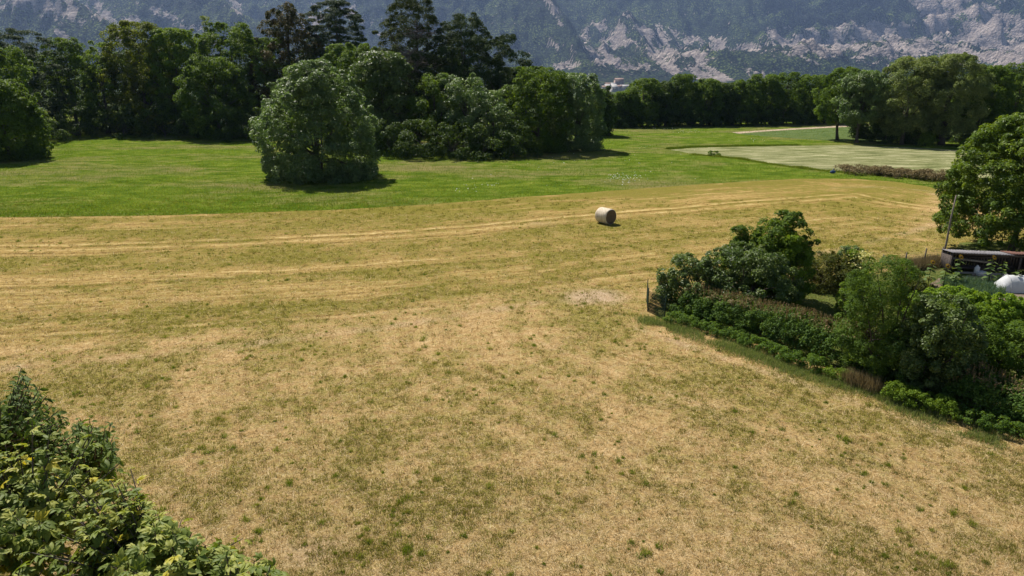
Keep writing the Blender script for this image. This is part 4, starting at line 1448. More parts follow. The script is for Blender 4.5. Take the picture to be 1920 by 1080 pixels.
# roof: corrugated sheets
def corr(name, x0, x1, y0, z0_, y1, z1_, mat, th=.012, amp=.022, per=.16):
    xs = np.arange(x0, x1 + 1e-6, per / 6)
    zz = amp * np.sin(2 * math.pi * xs / per)
    V = []
    for (y, z) in ((y0, z0_), (y1, z1_)):
        for dz in (0, th):
            V += [[x, y, z + a + dz] for x, a in zip(xs, zz)]
    n = len(xs)
    Q = []
    for k in range(n - 1):
        Q += [[k, k + 1, 2 * n + k + 1, 2 * n + k], [n + k, 3 * n + k, 3 * n + k + 1, n + k + 1], [k, n + k, n + k + 1, k + 1], [2 * n + k, 2 * n + k + 1, 3 * n + k + 1, 3 * n + k]]
    return mesh_np(name, V, np.array(Q), mat, shed)
corr('roof_sheet', -.12, 3.42, -.25, rh, 1.5, rhb, m_tin)
corr('roof_sheet', 3.35, W_, -.18, rh + .05, 1.5, rhb + .05, m_rust)
mb = MB()
for x in (0.05, 3.9, 5.8):
    pb = MB()
    pb.box((x, 0, rh / 2 - .05), (.10, .10, rh + .02))
    pb.build('post', m_plank, shed)
for x in (0.05, 3.9, 6.9):
    pb = MB()
    pb.box((x, 1.4, rhb / 2 - .07), (.10, .10, rhb - .06))
    pb.build('post', m_plank, shed)
pb = MB()
pb.box((W_ / 2, -.06, rh - .09), (W_, .07, .12))
pb.build('beam', m_plank, shed)
pb = MB()
for k in range(int(W_ / .17)):
    pb.box((.09 + k * .17, 1.47, .60 + .005 * (k % 3)), (.155, .025, 1.08))
pb.build('back_wall', m_dark, shed)
pb = MB()
for k in range(8):
    pb.box((-.0 + .004 * (k % 2), .14 + k * .17, .59), (.025, .155, 1.16 - .02 * k))
pb.build('side_wall', m_plank, shed)
pb = MB()
for k in range(9):
    pb.box((4.35 + .155 * k, -.02 + .004 * (k % 2), .66), (.14, .025, 1.26 - .03 * (k % 3)))
pb.build('board_wall', m_plank, shed)
# planks, beams stored in it
GP = "planks lying in the shed"
for i, (x, y, z, L_, w_, h_, rz_, ry_, mt, lab) in enumerate([
        (1.9, .1, .06, 3.0, .16, .10, .03, 0, m_palew, 'pale plank lying lowest at the front of the shed'),
        (2.6, -.22, .05, 2.6, .12, .09, -.06, 0, m_palew, 'pale beam on the ground before the shed'),
        (1.5, .35, .30, 2.4, .2, .08, .05, .06, m_plank, 'grey plank slanting across the stored timber'),
        (2.3, .5, .42, 2.8, .22, .10, -.04, -.05, m_dark, 'dark board on top of the low timber pile'),
        (1.5, .75, .72, 2.5, .22, .10, .02, .08, m_palew, 'pale brown board raised at the back of the shed'),
        (2.9, .6, .20, 2.2, .3, .16, .1, 0, m_dark, 'dark beam at the bottom of the timber pile'),
        (2.2, .8, .95, 2.9, .2, .09, -.02, -.04, m_plank, 'topmost grey plank under the tin roof')]):
    o = MB()
    o.box((0, 0, 0), (L_, w_, h_), M=Matrix.Rotation(rz_ + sang, 3, 'Z') @ Matrix.Rotation(ry_, 3, 'Y'), bev=.006)
    c, s_ = math.cos(sang), math.sin(sang)
    ob = o.build('plank', mt)
    ob.location = (s0[0] + x * c - y * s_, s0[1] + x * s_ + y * c, z)
    tag(ob, lab, 'plank', GP)

def sh(x, y, z=0):
    c, s_ = math.cos(sang), math.sin(sang)
    return (s0[0] + x * c - y * s_, s0[1] + x * s_ + y * c, z)

m_white = simple_mat("white_plastic", (0.62, 0.61, 0.58), (0.80, 0.79, 0.77), 5, .5)
m_blue = simple_mat("blue_plastic", (0.02, 0.05, 0.14), (0.04, 0.10, 0.24), 6, .5)
m_lblue = simple_mat("pale_blue_plastic", (0.35, 0.50, 0.62), (0.50, 0.65, 0.75), 6, .5)
# white crate
g = G(1833, 514)
cr_ = empty('plastic_crate', (g[0], g[1] - .25, 0), 'white plastic crate on the ground before the shed', 'crate', rz=.15)
mb = MB()
mb.box((0, 0, .03), (.5, .36, .04))
for sx in (-1, 1):
    mb.box((sx * .24, 0, .145), (.025, .36, .185))
for sy in (-1, 1):
    mb.box((0, sy * .17, .145), (.452, .025, .183))
mb.build('crate_body', m_white, cr_)
mb = MB()
mb.box((0, 0, .252), (.53, .39, .025), bev=.008)
mb.build('lid', m_white, cr_)
# white canister standing on the timber
jg = sh(1.55, -.08)
jar = empty('canister', (jg[0], jg[1], .11), 'white canister standing upright on the timber in the shed', 'canister')
mb = MB()
mb.tube([(0, 0, 0), (0, 0, .02), (0, 0, .34), (0, 0, .42), (0, 0, .46)], [.13, .145, .145, .09, .05], 16)
mb.build('canister_body', m_white, jar, smooth=True)
mb = MB()
mb.tube([(0, 0, .46), (0, 0, .51)], [.055, .055], 12)
mb.build('cap', m_white, jar)
mb = MB()
mb.tube([(.09, 0, .40), (.17, 0, .38), (.17, 0, .26), (.145, 0, .22)], [.015, .015, .015, .015], 6)
mb.build('handle', m_white, jar)
# small pale blue watering can by the canes
g = G(1905, 590)
wc = empty('watering_can', (g[0], g[1], .0), 'small pale blue watering can beside the bright berry canes', 'watering can')
mb = MB()
mb.tube([(0, 0, .01), (0, 0, .02), (0, 0, .28), (0, 0, .31)], [.11, .13, .12, .10], 14)
mb.build('can_body', m_lblue, wc, smooth=True)
mb = MB()
mb.tube([(.11, 0, .08), (.24, 0, .22), (.33, 0, .36)], [.03, .02, .018], 8)
mb.tube([(.33, 0, .36), (.37, 0, .41)], [.02, .05], 8)
mb.build('spout', m_lblue, wc, smooth=True)
mb = MB()
mb.tube([(-.11, 0, .26), (-.2, 0, .33), (-.08, 0, .42), (.08, 0, .38), (.09, 0, .30)], .013, 6)
mb.build('handle', m_lblue, wc, smooth=True)
# blue sack at the far edge of the mown field
g = G(1561, 325)
rng = np.random.RandomState(8)
sk = empty('sack', (g[0], g[1], 0), 'small blue sack lying at the far edge of the mown field', 'sack')
V, Q = [], []
nu, nv = 16, 9
for j in range(nv):
    b_ = math.pi * j / (nv - 1)
    for i in range(nu):
        a_ = 2 * math.pi * i / nu
        r_ = math.sin(b_) ** .6 * (1 + .12 * math.sin(3 * a_ + j) + .06 * rng.normal())
        V.append((math.cos(a_) * r_ * .34, math.sin(a_) * r_ * .22, .18 + .18 * math.cos(b_) * (1 + .1 * math.sin(2 * a_))))
for j in range(nv - 1):
    for i in range(nu):
        k = (i + 1) % nu
        Q.append([j * nu + i, (j + 1) * nu + i, (j + 1) * nu + k, j * nu + k])
mesh_np('sack_body', V, np.array(Q), m_blue, sk, smooth=True)
mb = MB()
mb.tube([(0, 0, .40), (.03, 0, .47), (.08, .02, .56)], [.05, .03, .08], 8)
mb.build('tied_neck', m_blue, sk, smooth=True)

# cloche: white fleece tunnel
c0 = G(1876, 548)
t = NT("fleece")
co = t.coord()
n = t.noise(co, 3.0, 5, .6)
c = t.ramp(n, [(.3, (.60, .61, .62)), (.7, (.80, .80, .79))])
p = t.surf(c, .7, t.bump(n, .5, .05), .2)
tr = t.n("ShaderNodeBsdfTranslucent")
tr.inputs[0].default_value = (.8, .8, .8, 1)
mx = t.n("ShaderNodeMixShader")
mx.inputs[0].default_value = .3
t.l(p, mx.inputs[1])
t.l(tr.outputs[0], mx.inputs[2])
t.done(mx.outputs[0])
cl = empty('cloche', (c0[0] + .1, c0[1] + .5, 0), 'white fleece cloche tunnel over a vegetable row at the right edge', 'cloche', rz=-.12)
V, Q = [], []
nL, nA = 26, 16
for i in range(nL):
    x = 3.6 * i / (nL - 1)
    e = min(1.0, 0.45 + x * 1.3) if x < .42 else 1
    sag = 1 - .045 * abs(math.sin(math.pi * x / .75)) ** .6
    for j in range(nA):
        a_ = math.pi * j / (nA - 1)
        V.append((x + (0 if x > .01 else 0), math.cos(a_) * .62 * (0.85 + .15 * e) , math.sin(a_) ** .85 * .92 * e * sag * (1 + .01 * math.sin(i * 2.3 + j))))
for i in range(nL - 1):
    for j in range(nA - 1):
        Q.append([i * nA + j, i * nA + j + 1, (i + 1) * nA + j + 1, (i + 1) * nA + j])
Q.append([0, 1, 2, 2][:4]) if False else None
T = [[0, j + 1, j] for j in range(1, nA - 1)]
mesh_np('fleece_cover', V, [np.array(Q), np.array(T)], t.m, cl, smooth=True)
for i in range(5):
    x = .42 + .75 * i
    mb = MB()
    mb.tube([(x, math.cos(math.pi * j / 14) * .635, math.sin(math.pi * j / 14) ** .85 * .935) for j in range(15)], .012, 5, False)
    mb.build('hoop', m_white, cl, smooth=True)

# sunflowers
M['petal'] = leaf_mat("sunflower_petal", (0.55, 0.28, 0.02), (0.70, 0.40, 0.03), (0.80, 0.50, 0.04), .3, tcol=(1, .9, .6), gain=(1, 1, 1))
m_disc = simple_mat("sunflower_disc", (0.06, 0.03, 0.012), (0.15, 0.08, 0.03), 40, .9)
M['leaf_sun'] = leaf_mat("sunflower_leaf", (0.07, 0.12, 0.03), (0.11, 0.17, 0.05), (0.17, 0.23, 0.08), .35, gain=(1, 1, 1))
GSF = "sunflowers in the garden"
for i, (px, Y, py, head, lab) in enumerate([
        (1684, 40.0, 502, 1, 'leftmost sunflower, half hidden behind the feathery bush'),
        (1748, 39.5, 491, 1, 'sunflower just left of the leaning pole foot'),
        (1776, 38.5, 498, 1, 'broad leaved sunflower right of the leaning pole foot'),
        (1801, 39.5, 481, 1, 'sunflower in front of the left post of the shed'),
        (1863, 39.6, 482, 1, 'tallest sunflower in front of the middle of the shed'),
        (1884, 39.3, 490, 0, 'large leaved sunflower plant without open flower right of the tallest one'),
        (1908, 38.6, 506, 0, 'low sunflower plant without flower before the right end of the shed'),
        (1793, 38.2, 512, 0, 'young sunflower plant without flower below the shed corner')]):
    rng = np.random.RandomState(500 + i)
    top = AT(px, py, Y)
    rt = empty('sunflower', (top[0], Y, 0), lab, 'sunflower', GSF)
    h = top[2]
    mb = MB()
    lx = rng.normal() * .05
    mb.tube([(-lx, 0, -.05), (0, .02, h * .5), (0, 0, h - .05), (.0, -.05, h)], [.022, .02, .015, .012], 6)
    mb.build('stem', M['leaf_sun'], rt, smooth=True)
    for k in range(12 if head else 14):
        z = h * (.22 + .70 * k / 12) if head else h * (.2 + .8 * k / 14)
        a_ = k * 2.4 + rng.rand()
        L_ = .30 * (1 - .35 * k / 12)
        u = np.array([math.cos(a_), math.sin(a_), 0])
        s_ = np.array([-u[1], u[0], 0])
        b0 = np.array([0, 0, z])
        pts = [(0, 0, .02), (.3, .0, .09), (.45, .5, .10), (.75, .55, .04), (1.15, .35, -.05), (1.5, 0, -.18), (1.15, -.35, -.05), (.75, -.55, .04), (.45, -.5, .10)]
        V = [b0 + u * a * L_ + s_ * b * L_ + np.array([0, 0, c_ * L_ * 2]) for a, b, c_ in pts]
        V.append(b0 + u * .75 * L_ + np.array([0, 0, .0]))
        T = [[9, j, j + 1] for j in range(1, 8)] + [[9, 8, 1], [0, 1, 1]][:1]
        mesh_np('leaf', V, np.array(T), M['leaf_sun'], rt, attrs={'tint': ('FACE', np.full(len(T), rng.rand()))})
    if head:
        nrm = unit(np.array([[.15 + rng.normal() * .1, -.75, .55]]))[0]
        e1 = unit(np.cross(nrm, [[0, 0, 1]]))[0]
        e2 = np.cross(e1, nrm)
        cc = np.array([0, -.07, h])
        mb = MB()
        mb.tube([cc - nrm * .02, cc + nrm * .02, cc + nrm * .03], [.055, .06, .03], 14)
        mb.build('flower_disc', m_disc, rt)
        V, Q = [], []
        for k in range(18):
            a_ = 2 * math.pi * k / 18 + rng.rand() * .15
            d = e1 * math.cos(a_) + e2 * math.sin(a_)
            s_ = -e1 * math.sin(a_) + e2 * math.cos(a_)
            L_ = .10 + .03 * rng.rand()
            V += [cc + d * .05, cc + d * (.05 + L_ * .5) + s_ * .022 + nrm * .01, cc + d * (.05 + L_) - nrm * .01, cc + d * (.05 + L_ * .5) - s_ * .022 + nrm * .01]
            Q.append([k * 4, k * 4 + 1, k * 4 + 2, k * 4 + 3])
        mesh_np('petals', V, np.array(Q), M['petal'], rt, attrs={'tint': ('FACE', rng.rand(18))})


# ---------------------------------------------------------------- uncountable growth
def blades(name, X, Y, H_, W_b, mat, rng, tint, lean=.35, tri=True, Z0=None):
    n = len(X)
    a = rng.rand(n) * 2 * math.pi
    l = np.abs(rng.normal(size=n)) * lean + .08
    b = rng.rand(n) * math.pi
    zz = np.zeros(n) if Z0 is None else Z0
    base = np.stack([X, Y, zz], 1)
    w = np.stack([np.cos(b), np.sin(b), np.zeros(n)], 1) * (W_b * .5)[:, None]
    tip = base + np.stack([np.cos(a) * l * H_, np.sin(a) * l * H_, H_ * np.clip(1 - l * .5, .1, 1)], 1)
    V = np.stack([base - w, base + w, tip], 1).reshape(-1, 3)
    T = np.arange(n * 3).reshape(n, 3)
    o = mesh_np(name, V, T, mat, attrs={'tint': ('FACE', tint)})
    o['kind'] = 'stuff'
    return o


def scatter_field(rng, n, y0, y1, dens_pow=1.6):
    """points inside the view cone, denser near the camera"""
    u = rng.rand(n)
    k = 1 - dens_pow
    Y = (y0 ** k + u * (y1 ** k - y0 ** k)) ** (1 / k)
    half = Y * .92 + 3.0
    X = (rng.rand(n) * 2 - 1) * half
    return X, Y


M['straw'] = leaf_mat("straw_blades", (0.24, 0.16, 0.06), (0.46, 0.33, 0.15), (0.72, 0.58, 0.34), .2, .8, .0, (1, .95, .8), gain=(1, 1, 1))
M['stubble_green'] = leaf_mat("green_tufts", (0.15, 0.115, 0.04), (0.20, 0.195, 0.045), (0.33, 0.31, 0.08), .45, .8, .0, (1.2, 1.2, .6), gain=(1, 1, 1))
M['meadow_blades'] = leaf_mat("meadow_blades", (0.080, 0.130, 0.014), (0.140, 0.195, 0.024), (0.25, 0.265, 0.06), .45, .8, .0, (1.3, 1.3, .5), gain=(1, 1, 1))
M['dry_blades'] = leaf_mat("dry_blades", (0.12, 0.10, 0.045), (0.22, 0.175, 0.085), (0.36, 0.29, 0.16), .25, .9, .1, (1.1, 1, .8), gain=(1, 1, 1))

garden_in = np.array(garden_P)
NEARP = [tuple(p) for p in NEAR]


def on_field(X, Y, margin=0.0):
    return ~inside(X, Y, garden_P)


rng = np.random.RandomState(77)
# lying straw
X, Y = scatter_field(rng, 400000, 12.5, 62, 1.9)
k = on_field(X, Y)
X, Y = X[k], Y[k]
d = .8 + Y / 45
blades('straw_litter', X, Y, (.05 + .09 * rng.rand(len(X))) * d, (.006 + .008 * rng.rand(len(X))) * d * 1.2, M['straw'], rng, rng.rand(len(X)), lean=2.2)
# tufts: cores clustered by the green mask
X, Y = scatter_field(rng, 72000, 12.5, 70, 1.7)
gm = f_green(X, Y)
k = (rng.rand(len(X)) < sstep(.40, .66, gm) * .78 + .08) & on_field(X, Y)
X, Y, gm = X[k], Y[k], gm[k]
m = len(X)
per = 14
id_ = np.repeat(np.arange(m), per)
sz = np.where(rng.rand(m) < .06, 1.9, 1.0) * (.6 + .7 * rng.rand(m))
d = .85 + Y / 55
ct = rng.rand(m)
X2 = X[id_] + rng.normal(size=m * per) * .05 * sz[id_] * d[id_]
Y2 = Y[id_] + rng.normal(size=m * per) * .05 * sz[id_] * d[id_]
blades('grass_tufts', X2, Y2, (.04 + .065 * rng.rand(m * per)) * sz[id_] * d[id_], (.009 + .008 * rng.rand(m * per)) * d[id_] * 1.1, M['stubble_green'], rng,
       np.clip(ct[id_] * .7 + .3 * rng.rand(m * per), 0, 1), lean=.6)
# separate fresh green tufts among the straw
m = 5200
X, Y = scatter_field(rng, m, 12.5, 56, 1.4)
k = on_field(X, Y) & (rng.rand(m) < .55 * sstep(.45, .75, fbm(X * .55, Y * .55, 3, 61)) + .04)
X, Y = X[k], Y[k]
per = 60
id_ = np.repeat(np.arange(len(X)), per)
sz = (.35 + 1.1 * rng.rand(len(X)) ** 2)[id_]
blades('green_tufts', X[id_] + rng.normal(size=len(id_)) * .055 * sz, Y[id_] + rng.normal(size=len(id_)) * .055 * sz, (.08 + .10 * rng.rand(len(id_))) * sz,
       np.full(len(id_), .016), M['meadow_blades'], rng, np.clip(.1 + rng.rand(len(X))[id_] * .7 + .3 * rng.rand(len(id_)), 0, 1), lean=.5)
# meadow edge and meadow grass
n = 290000
Y = 58 + 115 * rng.rand(n) ** 2.0
X = (rng.rand(n) * 2 - 1) * (Y * .88)
mi_ = inside(X, Y, [tuple(p) for p in meadow_P])
cutP = [tuple(G(*p)) for p in [(1258, 281), (1450, 274), (1600, 272), (2300, 290), (2300, 345), (1800, 333), (1600, 324), (1460, 309), (1300, 289)]]
mi_ &= ~inside(X, Y, cutP)
X, Y = X[mi_], Y[mi_]
mt_ = np.clip(fbm(X * .08, Y * .2, 3, 6) * .8 + .4 * rng.rand(len(X)) - .05, 0, 1)
hh_ = (.14 + .22 * rng.rand(len(X))) * (.6 + .8 * fbm(X * .1, Y * .25, 3, 12))
blades('meadow_grass', X, Y, hh_ * .8, .03 + .05 * rng.rand(len(X)), M['meadow_blades'], rng, mt_, lean=.9)
line = pix_poly([(1256, 280), (1300, 276.5), (1350, 275.5), (1430, 274), (1500, 273)])
seg_ = np.concatenate([[0], np.cumsum(np.hypot(*np.diff(line, axis=0).T))])
n = 7000
s = rng.rand(n) ** 1.8 * seg_[-1]
X = np.interp(s, seg_, line[:, 0]) + rng.normal(size=n) * .3
Y = np.interp(s, seg_, line[:, 1]) + rng.normal(size=n) * .35 + .4
blades('tall_grass', X, Y, .15 + .28 * rng.rand(n), .06 + .05 * rng.rand(n), M['meadow_blades'], rng, .4 * rng.rand(n), lean=.3)  # only the darker tints, painting in the shadow line along this edge
line = pix_poly([(1300, 290), (1380, 297), (1460, 310), (1540, 320), (1600, 325)])
seg_ = np.concatenate([[0], np.cumsum(np.hypot(*np.diff(line, axis=0).T))])
n = 9000
s = rng.rand(n) * seg_[-1]
X = np.interp(s, seg_, line[:, 0]) + rng.normal(size=n) * .3
Y = np.interp(s, seg_, line[:, 1]) + rng.normal(size=n) * .35
blades('tall_grass', X, Y, (.1 + .35 * rng.rand(n)) * (.1 + 1.3 * fbm(X * .4, Y * .4, 2, 9)), .05 + .05 * rng.rand(n), M['meadow_blades'], rng, rng.rand(n), lean=.4)
# rank grass along the hedge foot and the garden edge
line = pix_poly([(1205, 600), (1260, 615), (1330, 638), (1400, 662), (1480, 692), (1560, 716), (1640, 738), (1700, 765), (1800, 805), (1940, 850)])
seg_ = np.concatenate([[0], np.cumsum(np.hypot(*np.diff(line, axis=0).T))])
n = 26000
s = rng.rand(n) * seg_[-1]
X = np.interp(s, seg_, line[:, 0]) + rng.normal(size=n) * .35
Y = np.interp(s, seg_, line[:, 1]) + rng.normal(size=n) * .32
k = fbm(X * .9, Y * .9, 3, 44) + rng.rand(n) * .2 > .48
X, Y = X[k], Y[k]
M['verge'] = leaf_mat("verge_blades", (0.10, 0.15, 0.04), (0.17, 0.22, 0.07), (0.32, 0.32, 0.15), .45, .8, .0, (1.2, 1.2, .7), gain=(1, 1, 1))
blades('verge_grass', X, Y, .10 + .22 * rng.rand(len(X)), .012 + .014 * rng.rand(len(X)), M['verge'], rng, rng.rand(len(X)), lean=.5)
# brown dry grass at the back fence and under the hedge gap
n = 9000
a_, b_ = G(1690, 508), G(1765, 496)
u = rng.rand(n)
X = a_[0] + (b_[0] - a_[0]) * u + rng.normal(size=n) * .12
Y = a_[1] + (b_[1] - a_[1]) * u + .1 + rng.normal(size=n) * .25
a2, b2 = G(1590, 722), G(1650, 742)
u = rng.rand(2500)
X = np.concatenate([X, a2[0] + (b2[0] - a2[0]) * u + rng.normal(size=2500) * .12])
Y = np.concatenate([Y, a2[1] + (b2[1] - a2[1]) * u + .25 + rng.normal(size=2500) * .15])
blades('dry_grass', X, Y, .35 + .5 * rng.rand(len(X)), .02 + .02 * rng.rand(len(X)), M['dry_blades'], rng, rng.rand(len(X)), lean=.3)
# brown rough strip below the cut field
line = pix_poly([(1590, 325), (1640, 328), (1700, 332), (1750, 338), (1830, 346)])
seg_ = np.concatenate([[0], np.cumsum(np.hypot(*np.diff(line, axis=0).T))])
nc = 90
s = rng.rand(nc) * seg_[-1]
C = np.stack([np.interp(s, seg_, line[:, 0]) + rng.normal(size=nc) * .3, np.interp(s, seg_, line[:, 1]) + rng.normal(size=nc) * 1.1, .15 + .45 * rng.rand(nc)], 1)
P, N, idx = clump_leaves(C, np.tile([0, 0, 1.], (nc, 1)), .55 + .5 * rng.rand(nc), 150, rng, .7, .2)
kk = P[:, 2] > 0
V, Q = leaf_quads(P[kk], N[kk], .26, .3, rng)
o = mesh_np('rough_weeds', V, Q, M['dry_blades'], attrs={'tint': ('FACE', rng.rand(kk.sum()))})
o['kind'] = 'stuff'
# white flower heads in the meadow
cl_ = [(1175, 334, 30, 9, 60), (1150, 333, 20, 5, 25), (1290, 246, 30, 3, 25), (1250, 241, 60, 3, 25), (880, 352, 30, 9, 14), (925, 345, 20, 6, 10), (1100, 300, 250, 40, 60), (1215, 275, 20, 3, 10), (1400, 262, 40, 4, 12), (1142, 240, 4, 1, 5)]
P = []
for cx_, cy_, sx, sy, n in cl_:
    for _ in range(n):
        px, py = cx_ + rng.normal() * sx * .5, cy_ + rng.normal() * sy * .5
        q = G(px, min(max(py, 240), 372), .35)
        P.append([q[0], q[1], .30 + .12 * rng.rand()])
P = np.array(P)
V, Q = leaf_quads(P, unit(rng.normal(size=(len(P), 3)) * .4 + [0, 0, 1]), .14, .9, rng)
M['white_flower'] = leaf_mat("white_flower", (.6, .6, .55), (.7, .7, .66), (.8, .8, .76), .2, tcol=(1, 1, 1), gain=(1, 1, 1))
o = mesh_np('meadow_flowers', V, Q, M['white_flower'], attrs={'tint': ('FACE', rng.rand(len(P)))})
o['kind'] = 'stuff'
# vegetables: bluish leaves in rows between cloche and sunflowers
M['leek'] = leaf_mat("leek_blades", (0.06, 0.12, 0.08), (0.10, 0.17, 0.12), (0.16, 0.24, 0.18), .25, gain=(1, 1, 1))
X, Y = [], []
for r in range(4):
    a_, b_ = G(1768, 528 + r * 7), G(1880, 535 + r * 7)
    n = 1500
    u = rng.rand(n)
    X.append(a_[0] + (b_[0] - a_[0]) * u)
    Y.append(a_[1] + (b_[1] - a_[1]) * u + rng.normal(size=n) * .1)
X, Y = np.concatenate(X), np.concatenate(Y)
blades('vegetable_leaves', X, Y, .3 + .3 * rng.rand(len(X)), .03 + .03 * rng.rand(len(X)), M['leek'], rng, rng.rand(len(X)), lean=.4)
# lawn growth in the garden
n = 60000
lo, hi = np.min(garden_in, 0), np.array([26, 45])
X, Y = lo[0] + (hi[0] - lo[0]) * rng.rand(n), lo[1] + (hi[1] - lo[1]) * rng.rand(n)
k = inside(X, Y, garden_P)
X, Y = X[k], Y[k]
blades('lawn_grass', X, Y, .05 + .08 * rng.rand(len(X)), .02 + .02 * rng.rand(len(X)), M['stubble_green'], rng, rng.rand(len(X)), lean=.5)

# ============================================================ FOREGROUND TREES, LOWER LEFT
M['leaf_fig'] = leaf_mat("leaf_foreground", (0.065, 0.100, 0.022), (0.125, 0.165, 0.040), (0.24, 0.26, 0.075), .30, .55, .2, (1.5, 1.5, .5), gain=(1.6, 1.5, 1.15))
M['leaf_fig_yellow'] = leaf_mat("leaf_foreground_yellow", (0.20, 0.21, 0.03), (0.29, 0.28, 0.035), (0.38, 0.34, 0.04), .35, .5, .3, (1.2, 1.1, .4), gain=(1.6, 1.5, 1.15))
M['leaf_gloss'] = leaf_mat("leaf_foreground_dark", (0.030, 0.055, 0.012), (0.052, 0.085, 0.017), (0.090, 0.130, 0.026), .3, .6, .12, (1.6, 1.7, .5), gain=(1.6, 1.5, 1.15))


def leaflet_verts(L, W, droop, curl):
    """a leaflet along +x, with a folded midrib: 7 stations, 3 across"""
    st = [(0, .05), (.18, .55), (.38, .92), (.6, 1.0), (.8, .68), (.93, .30), (1.0, .02)]
    V = []
    for t_, w_ in st:
        x = L * t_
        z = -droop * L * t_ * t_
        y = W * .5 * w_
        wav = .04 * L * math.sin(t_ * 9)
        V += [(x, -y, z + curl * y + wav), (x, 0, z), (x, y, z + curl * y - wav)]
    Q = []
    for i in range(len(st) - 1):
        b = i * 3
        Q += [[b, b + 3, b + 4, b + 1], [b + 1, b + 4, b + 5, b + 2]]
    return np.array(V), np.array(Q)


def inst(tv, tq, pos, X, Z, scale):
    """place copies of template: local x axis -> X, z axis -> Z"""
    X = unit(X)
    Z = Z - X * np.sum(X * Z, 1, keepdims=True)
    Z = unit(Z)
    Yv = np.cross(Z, X)
    n = len(pos)
    V = pos[:, None, :] + scale[:, None, None] * (tv[None, :, 0:1] * X[:, None, :] + tv[None, :, 1:2] * Yv[:, None, :] + tv[None, :, 2:3] * Z[:, None, :])
    Q = tq[None] + (np.arange(n) * len(tv))[:, None, None]
    return V.reshape(-1, 3), Q.reshape(-1, tq.shape[1])


rng = np.random.RandomState(900)
# palmate leaf template: five leaflets
def palm_template(seed):
    r = np.random.RandomState(seed)
    Vs, Qs, n = [], [], 0
    for a, L in [(-78, .62), (-38, .88), (0, 1.0), (38, .88), (78, .62)]:
        v, q = leaflet_verts(L, L * .42, .10 + .35 * r.rand(), .25 + .3 * r.rand())
        a = rad(a + r.normal() * 6)
        R_ = np.array([[math.cos(a), -math.sin(a), 0], [math.sin(a), math.cos(a), 0], [0, 0, 1]])
        v = v @ R_.T
        v[:, 2] += r.normal() * .03 * np.linalg.norm(v[:, :2], axis=1)
        Vs.append(v)
        Qs.append(q + n)
        n += len(v)
    return np.concatenate(Vs), np.concatenate(Qs)


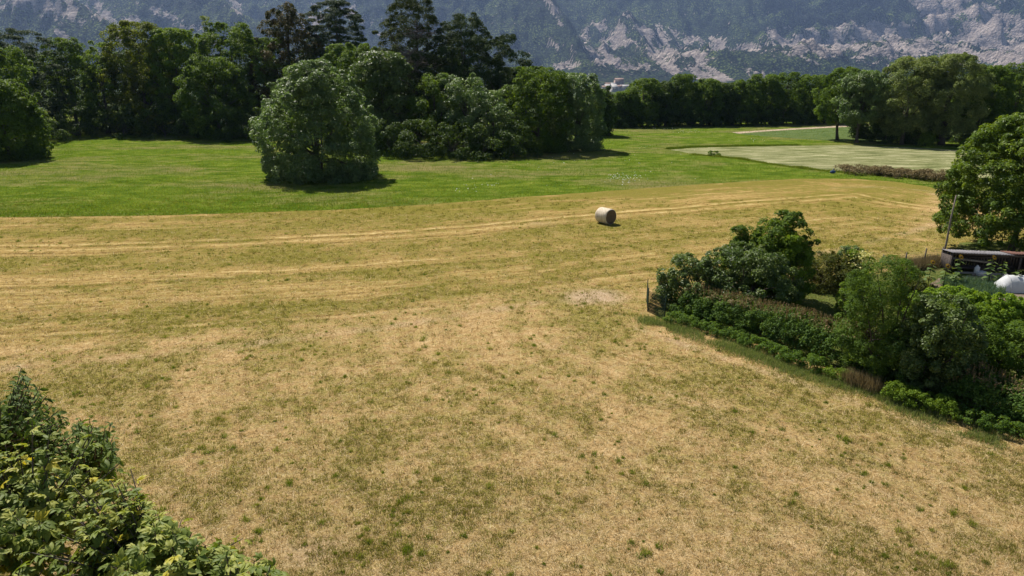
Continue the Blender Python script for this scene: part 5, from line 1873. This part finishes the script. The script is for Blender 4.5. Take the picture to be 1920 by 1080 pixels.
def front_tree(name, label, base_xy, surf_pts, seed, shoot_n, leaf_len, kind, mats, per, yellow=.04, group=None):
    """surf_pts: world points of shoot tips; shoots run back towards the crown centre"""
    rng = np.random.RandomState(seed)
    root = empty(name, (base_xy[0], base_xy[1], 0), label, 'tree', group)
    org = np.array([base_xy[0], base_xy[1], 0])
    tips = surf_pts - org
    ctr = np.array([0, 0, np.mean(tips[:, 2]) * .62])
    mb = MB()
    mb.tube([(0, 0, -.2), (.05, .03, ctr[2] * .5), tuple(ctr)], [.16, .13, .11], 10)
    # main limbs to clusters
    nl = 9
    cen = tips[rng.choice(len(tips), nl, replace=False)]
    limbs = []
    for c in cen:
        e = ctr * .25 + c * .75
        m1 = (ctr + e) / 2 + np.array([0, 0, -.15])
        mb.tube([ctr, m1, e], [.085, .06, .035], 7, False)
        limbs.append(e)
    limbs = np.array(limbs)
    LP, LX, LZ, LS = [], [], [], []
    for t_ in tips:
        j = np.argmin(np.linalg.norm(limbs - t_, axis=1))
        d = t_ - limbs[j]
        s0_ = limbs[j] if np.linalg.norm(d) < 1.6 else t_ - d / np.linalg.norm(d) * 1.6
        dirv = unit((t_ - s0_ + np.array([0, 0, .35]))[None])[0]
        m1 = (s0_ + t_) / 2 + np.array([0, 0, -.10])
        mb.tube([s0_, m1, t_], [.020, .013, .006], 5, False)
        for k in range(per):
            f = 1 - (k / per) ** 1.1 * .62
            p0 = s0_ * (1 - f) ** 2 + m1 * 2 * f * (1 - f) + t_ * f * f
            az_ = k * 2.4 + rng.rand() * .6
            e1 = unit(np.cross(dirv, [[.3, .5, .9]]))[0]
            e2 = np.cross(dirv, e1)
            o_ = e1 * math.cos(az_) + e2 * math.sin(az_)
            lead = .25 + .75 * f * rng.rand() if kind == 'palm' else .15 + .5 * rng.rand()
            xd = unit((o_ * (1.05) + dirv * lead * .9 + np.array([0, 0, .12 - .15 * (1 - f)]))[None])[0]
            pet = leaf_len * (.35 if kind == 'palm' else .15)
            q = p0 + xd * pet
            if kind == 'palm':
                mb.tube([p0, q], [.0035, .0025], 3, False)
            LP.append(q)
            LX.append(xd + np.array([0, 0, -.25 * rng.rand()]))
            LZ.append(np.array([0, 0, 1.]) * .9 + dirv * .3 + rng.normal(size=3) * .4)
            LS.append(leaf_len * (.62 + .6 * rng.rand()) * (.75 if k == 0 else 1))
    LP, LX, LZ, LS = map(np.array, (LP, LX, LZ, LS))
    n = len(LP)
    sel = rng.randint(0, 4, n)
    VV, QQ, TT, MI, off = [], [], [], [], 0
    for s_ in range(4):
        tv, tq = palm_template(seed + s_) if kind == 'palm' else leaflet_verts(1.0, .48, .1 + .15 * s_, .2 + .12 * s_)
        k = sel == s_
        if not k.any():
            continue
        v, q = inst(tv, tq, LP[k], LX[k], LZ[k], LS[k])
        VV.append(v)
        QQ.append(q + off)
        off += len(v)
        tn = rng.rand(k.sum())
        TT.append(np.repeat(tn, len(tq)))
        MI.append(np.repeat((rng.rand(k.sum()) < yellow).astype(int), len(tq)))
    mesh_np('foliage', np.concatenate(VV), np.concatenate(QQ), mats, root, attrs={'tint': ('FACE', np.concatenate(TT))}, mi=np.concatenate(MI), smooth=True)
    mb.build('branches', M['bark'], root, smooth=True)
    return root


# shoot tips of the near tree: a dome under the camera's left, from its outline in the photo
out_ = [(-300, 820), (-150, 820), (0, 832), (60, 845), (150, 870), (230, 890), (250, 925), (290, 955), (330, 985), (400, 1020), (470, 1030), (540, 1075), (600, 1160)]
ox, oy = np.array(out_).T
tips = []
for _ in range(1250):
    px = -320 + 900 * rng.rand()
    yt = np.interp(px, ox, oy)
    py = yt + (1240 - yt) * rng.rand() ** .85
    if px > 420 and rng.rand() < .35:
        continue
    dp = 8.9 - 2.6 * np.clip((py - 800) / 400, 0, 1) - .4 * np.clip(px / 500, 0, 1) + rng.normal() * .22
    tips.append(AT(px, py, dp))
# a few long shoots that stand up above it
for px, py in [(175, 800), (172, 822), (60, 790), (95, 800), (245, 880), (225, 868), (455, 1010), (340, 975)]:
    tips.append(AT(px, py, 8.3))
tips = np.array(tips)
front_tree('chestnut_tree', 'near tree with large fingered leaves in the lower left corner', (-4.6, 7.4), tips, 910, 0, .150, 'palm', [M['leaf_fig'], M['leaf_fig_yellow']], 8, .04)
# darker small leaved tree behind it
out2 = [(-200, 760), (-60, 760), (0, 752), (22, 735), (38, 688), (70, 722), (90, 745), (120, 748), (135, 775), (170, 782), (205, 790), (218, 830), (222, 860), (215, 900), (120, 900), (-200, 920)]
P2 = out2
tips = []
while len(tips) < 520:
    px, py = -200 + 430 * rng.rand(), 685 + 215 * rng.rand()
    if inside(np.array([px]), np.array([py]), P2)[0]:
        tips.append(AT(px, py, 10.4 + rng.normal() * .45))
for px, py in [(40, 690), (44, 705), (52, 715), (75, 725), (215, 855), (208, 795), (60, 735), (30, 745), (85, 745)]:
    tips.append(AT(px, py, 10.2))
tips = np.array(tips)
front_tree('broadleaf_tree', 'darker small leaved tree behind the near one, tip rising at the left edge', (-7.8, 10.9), tips, 930, 0, .115, 'simple', [M['leaf_gloss'], M['leaf_gloss']], 16, 0)
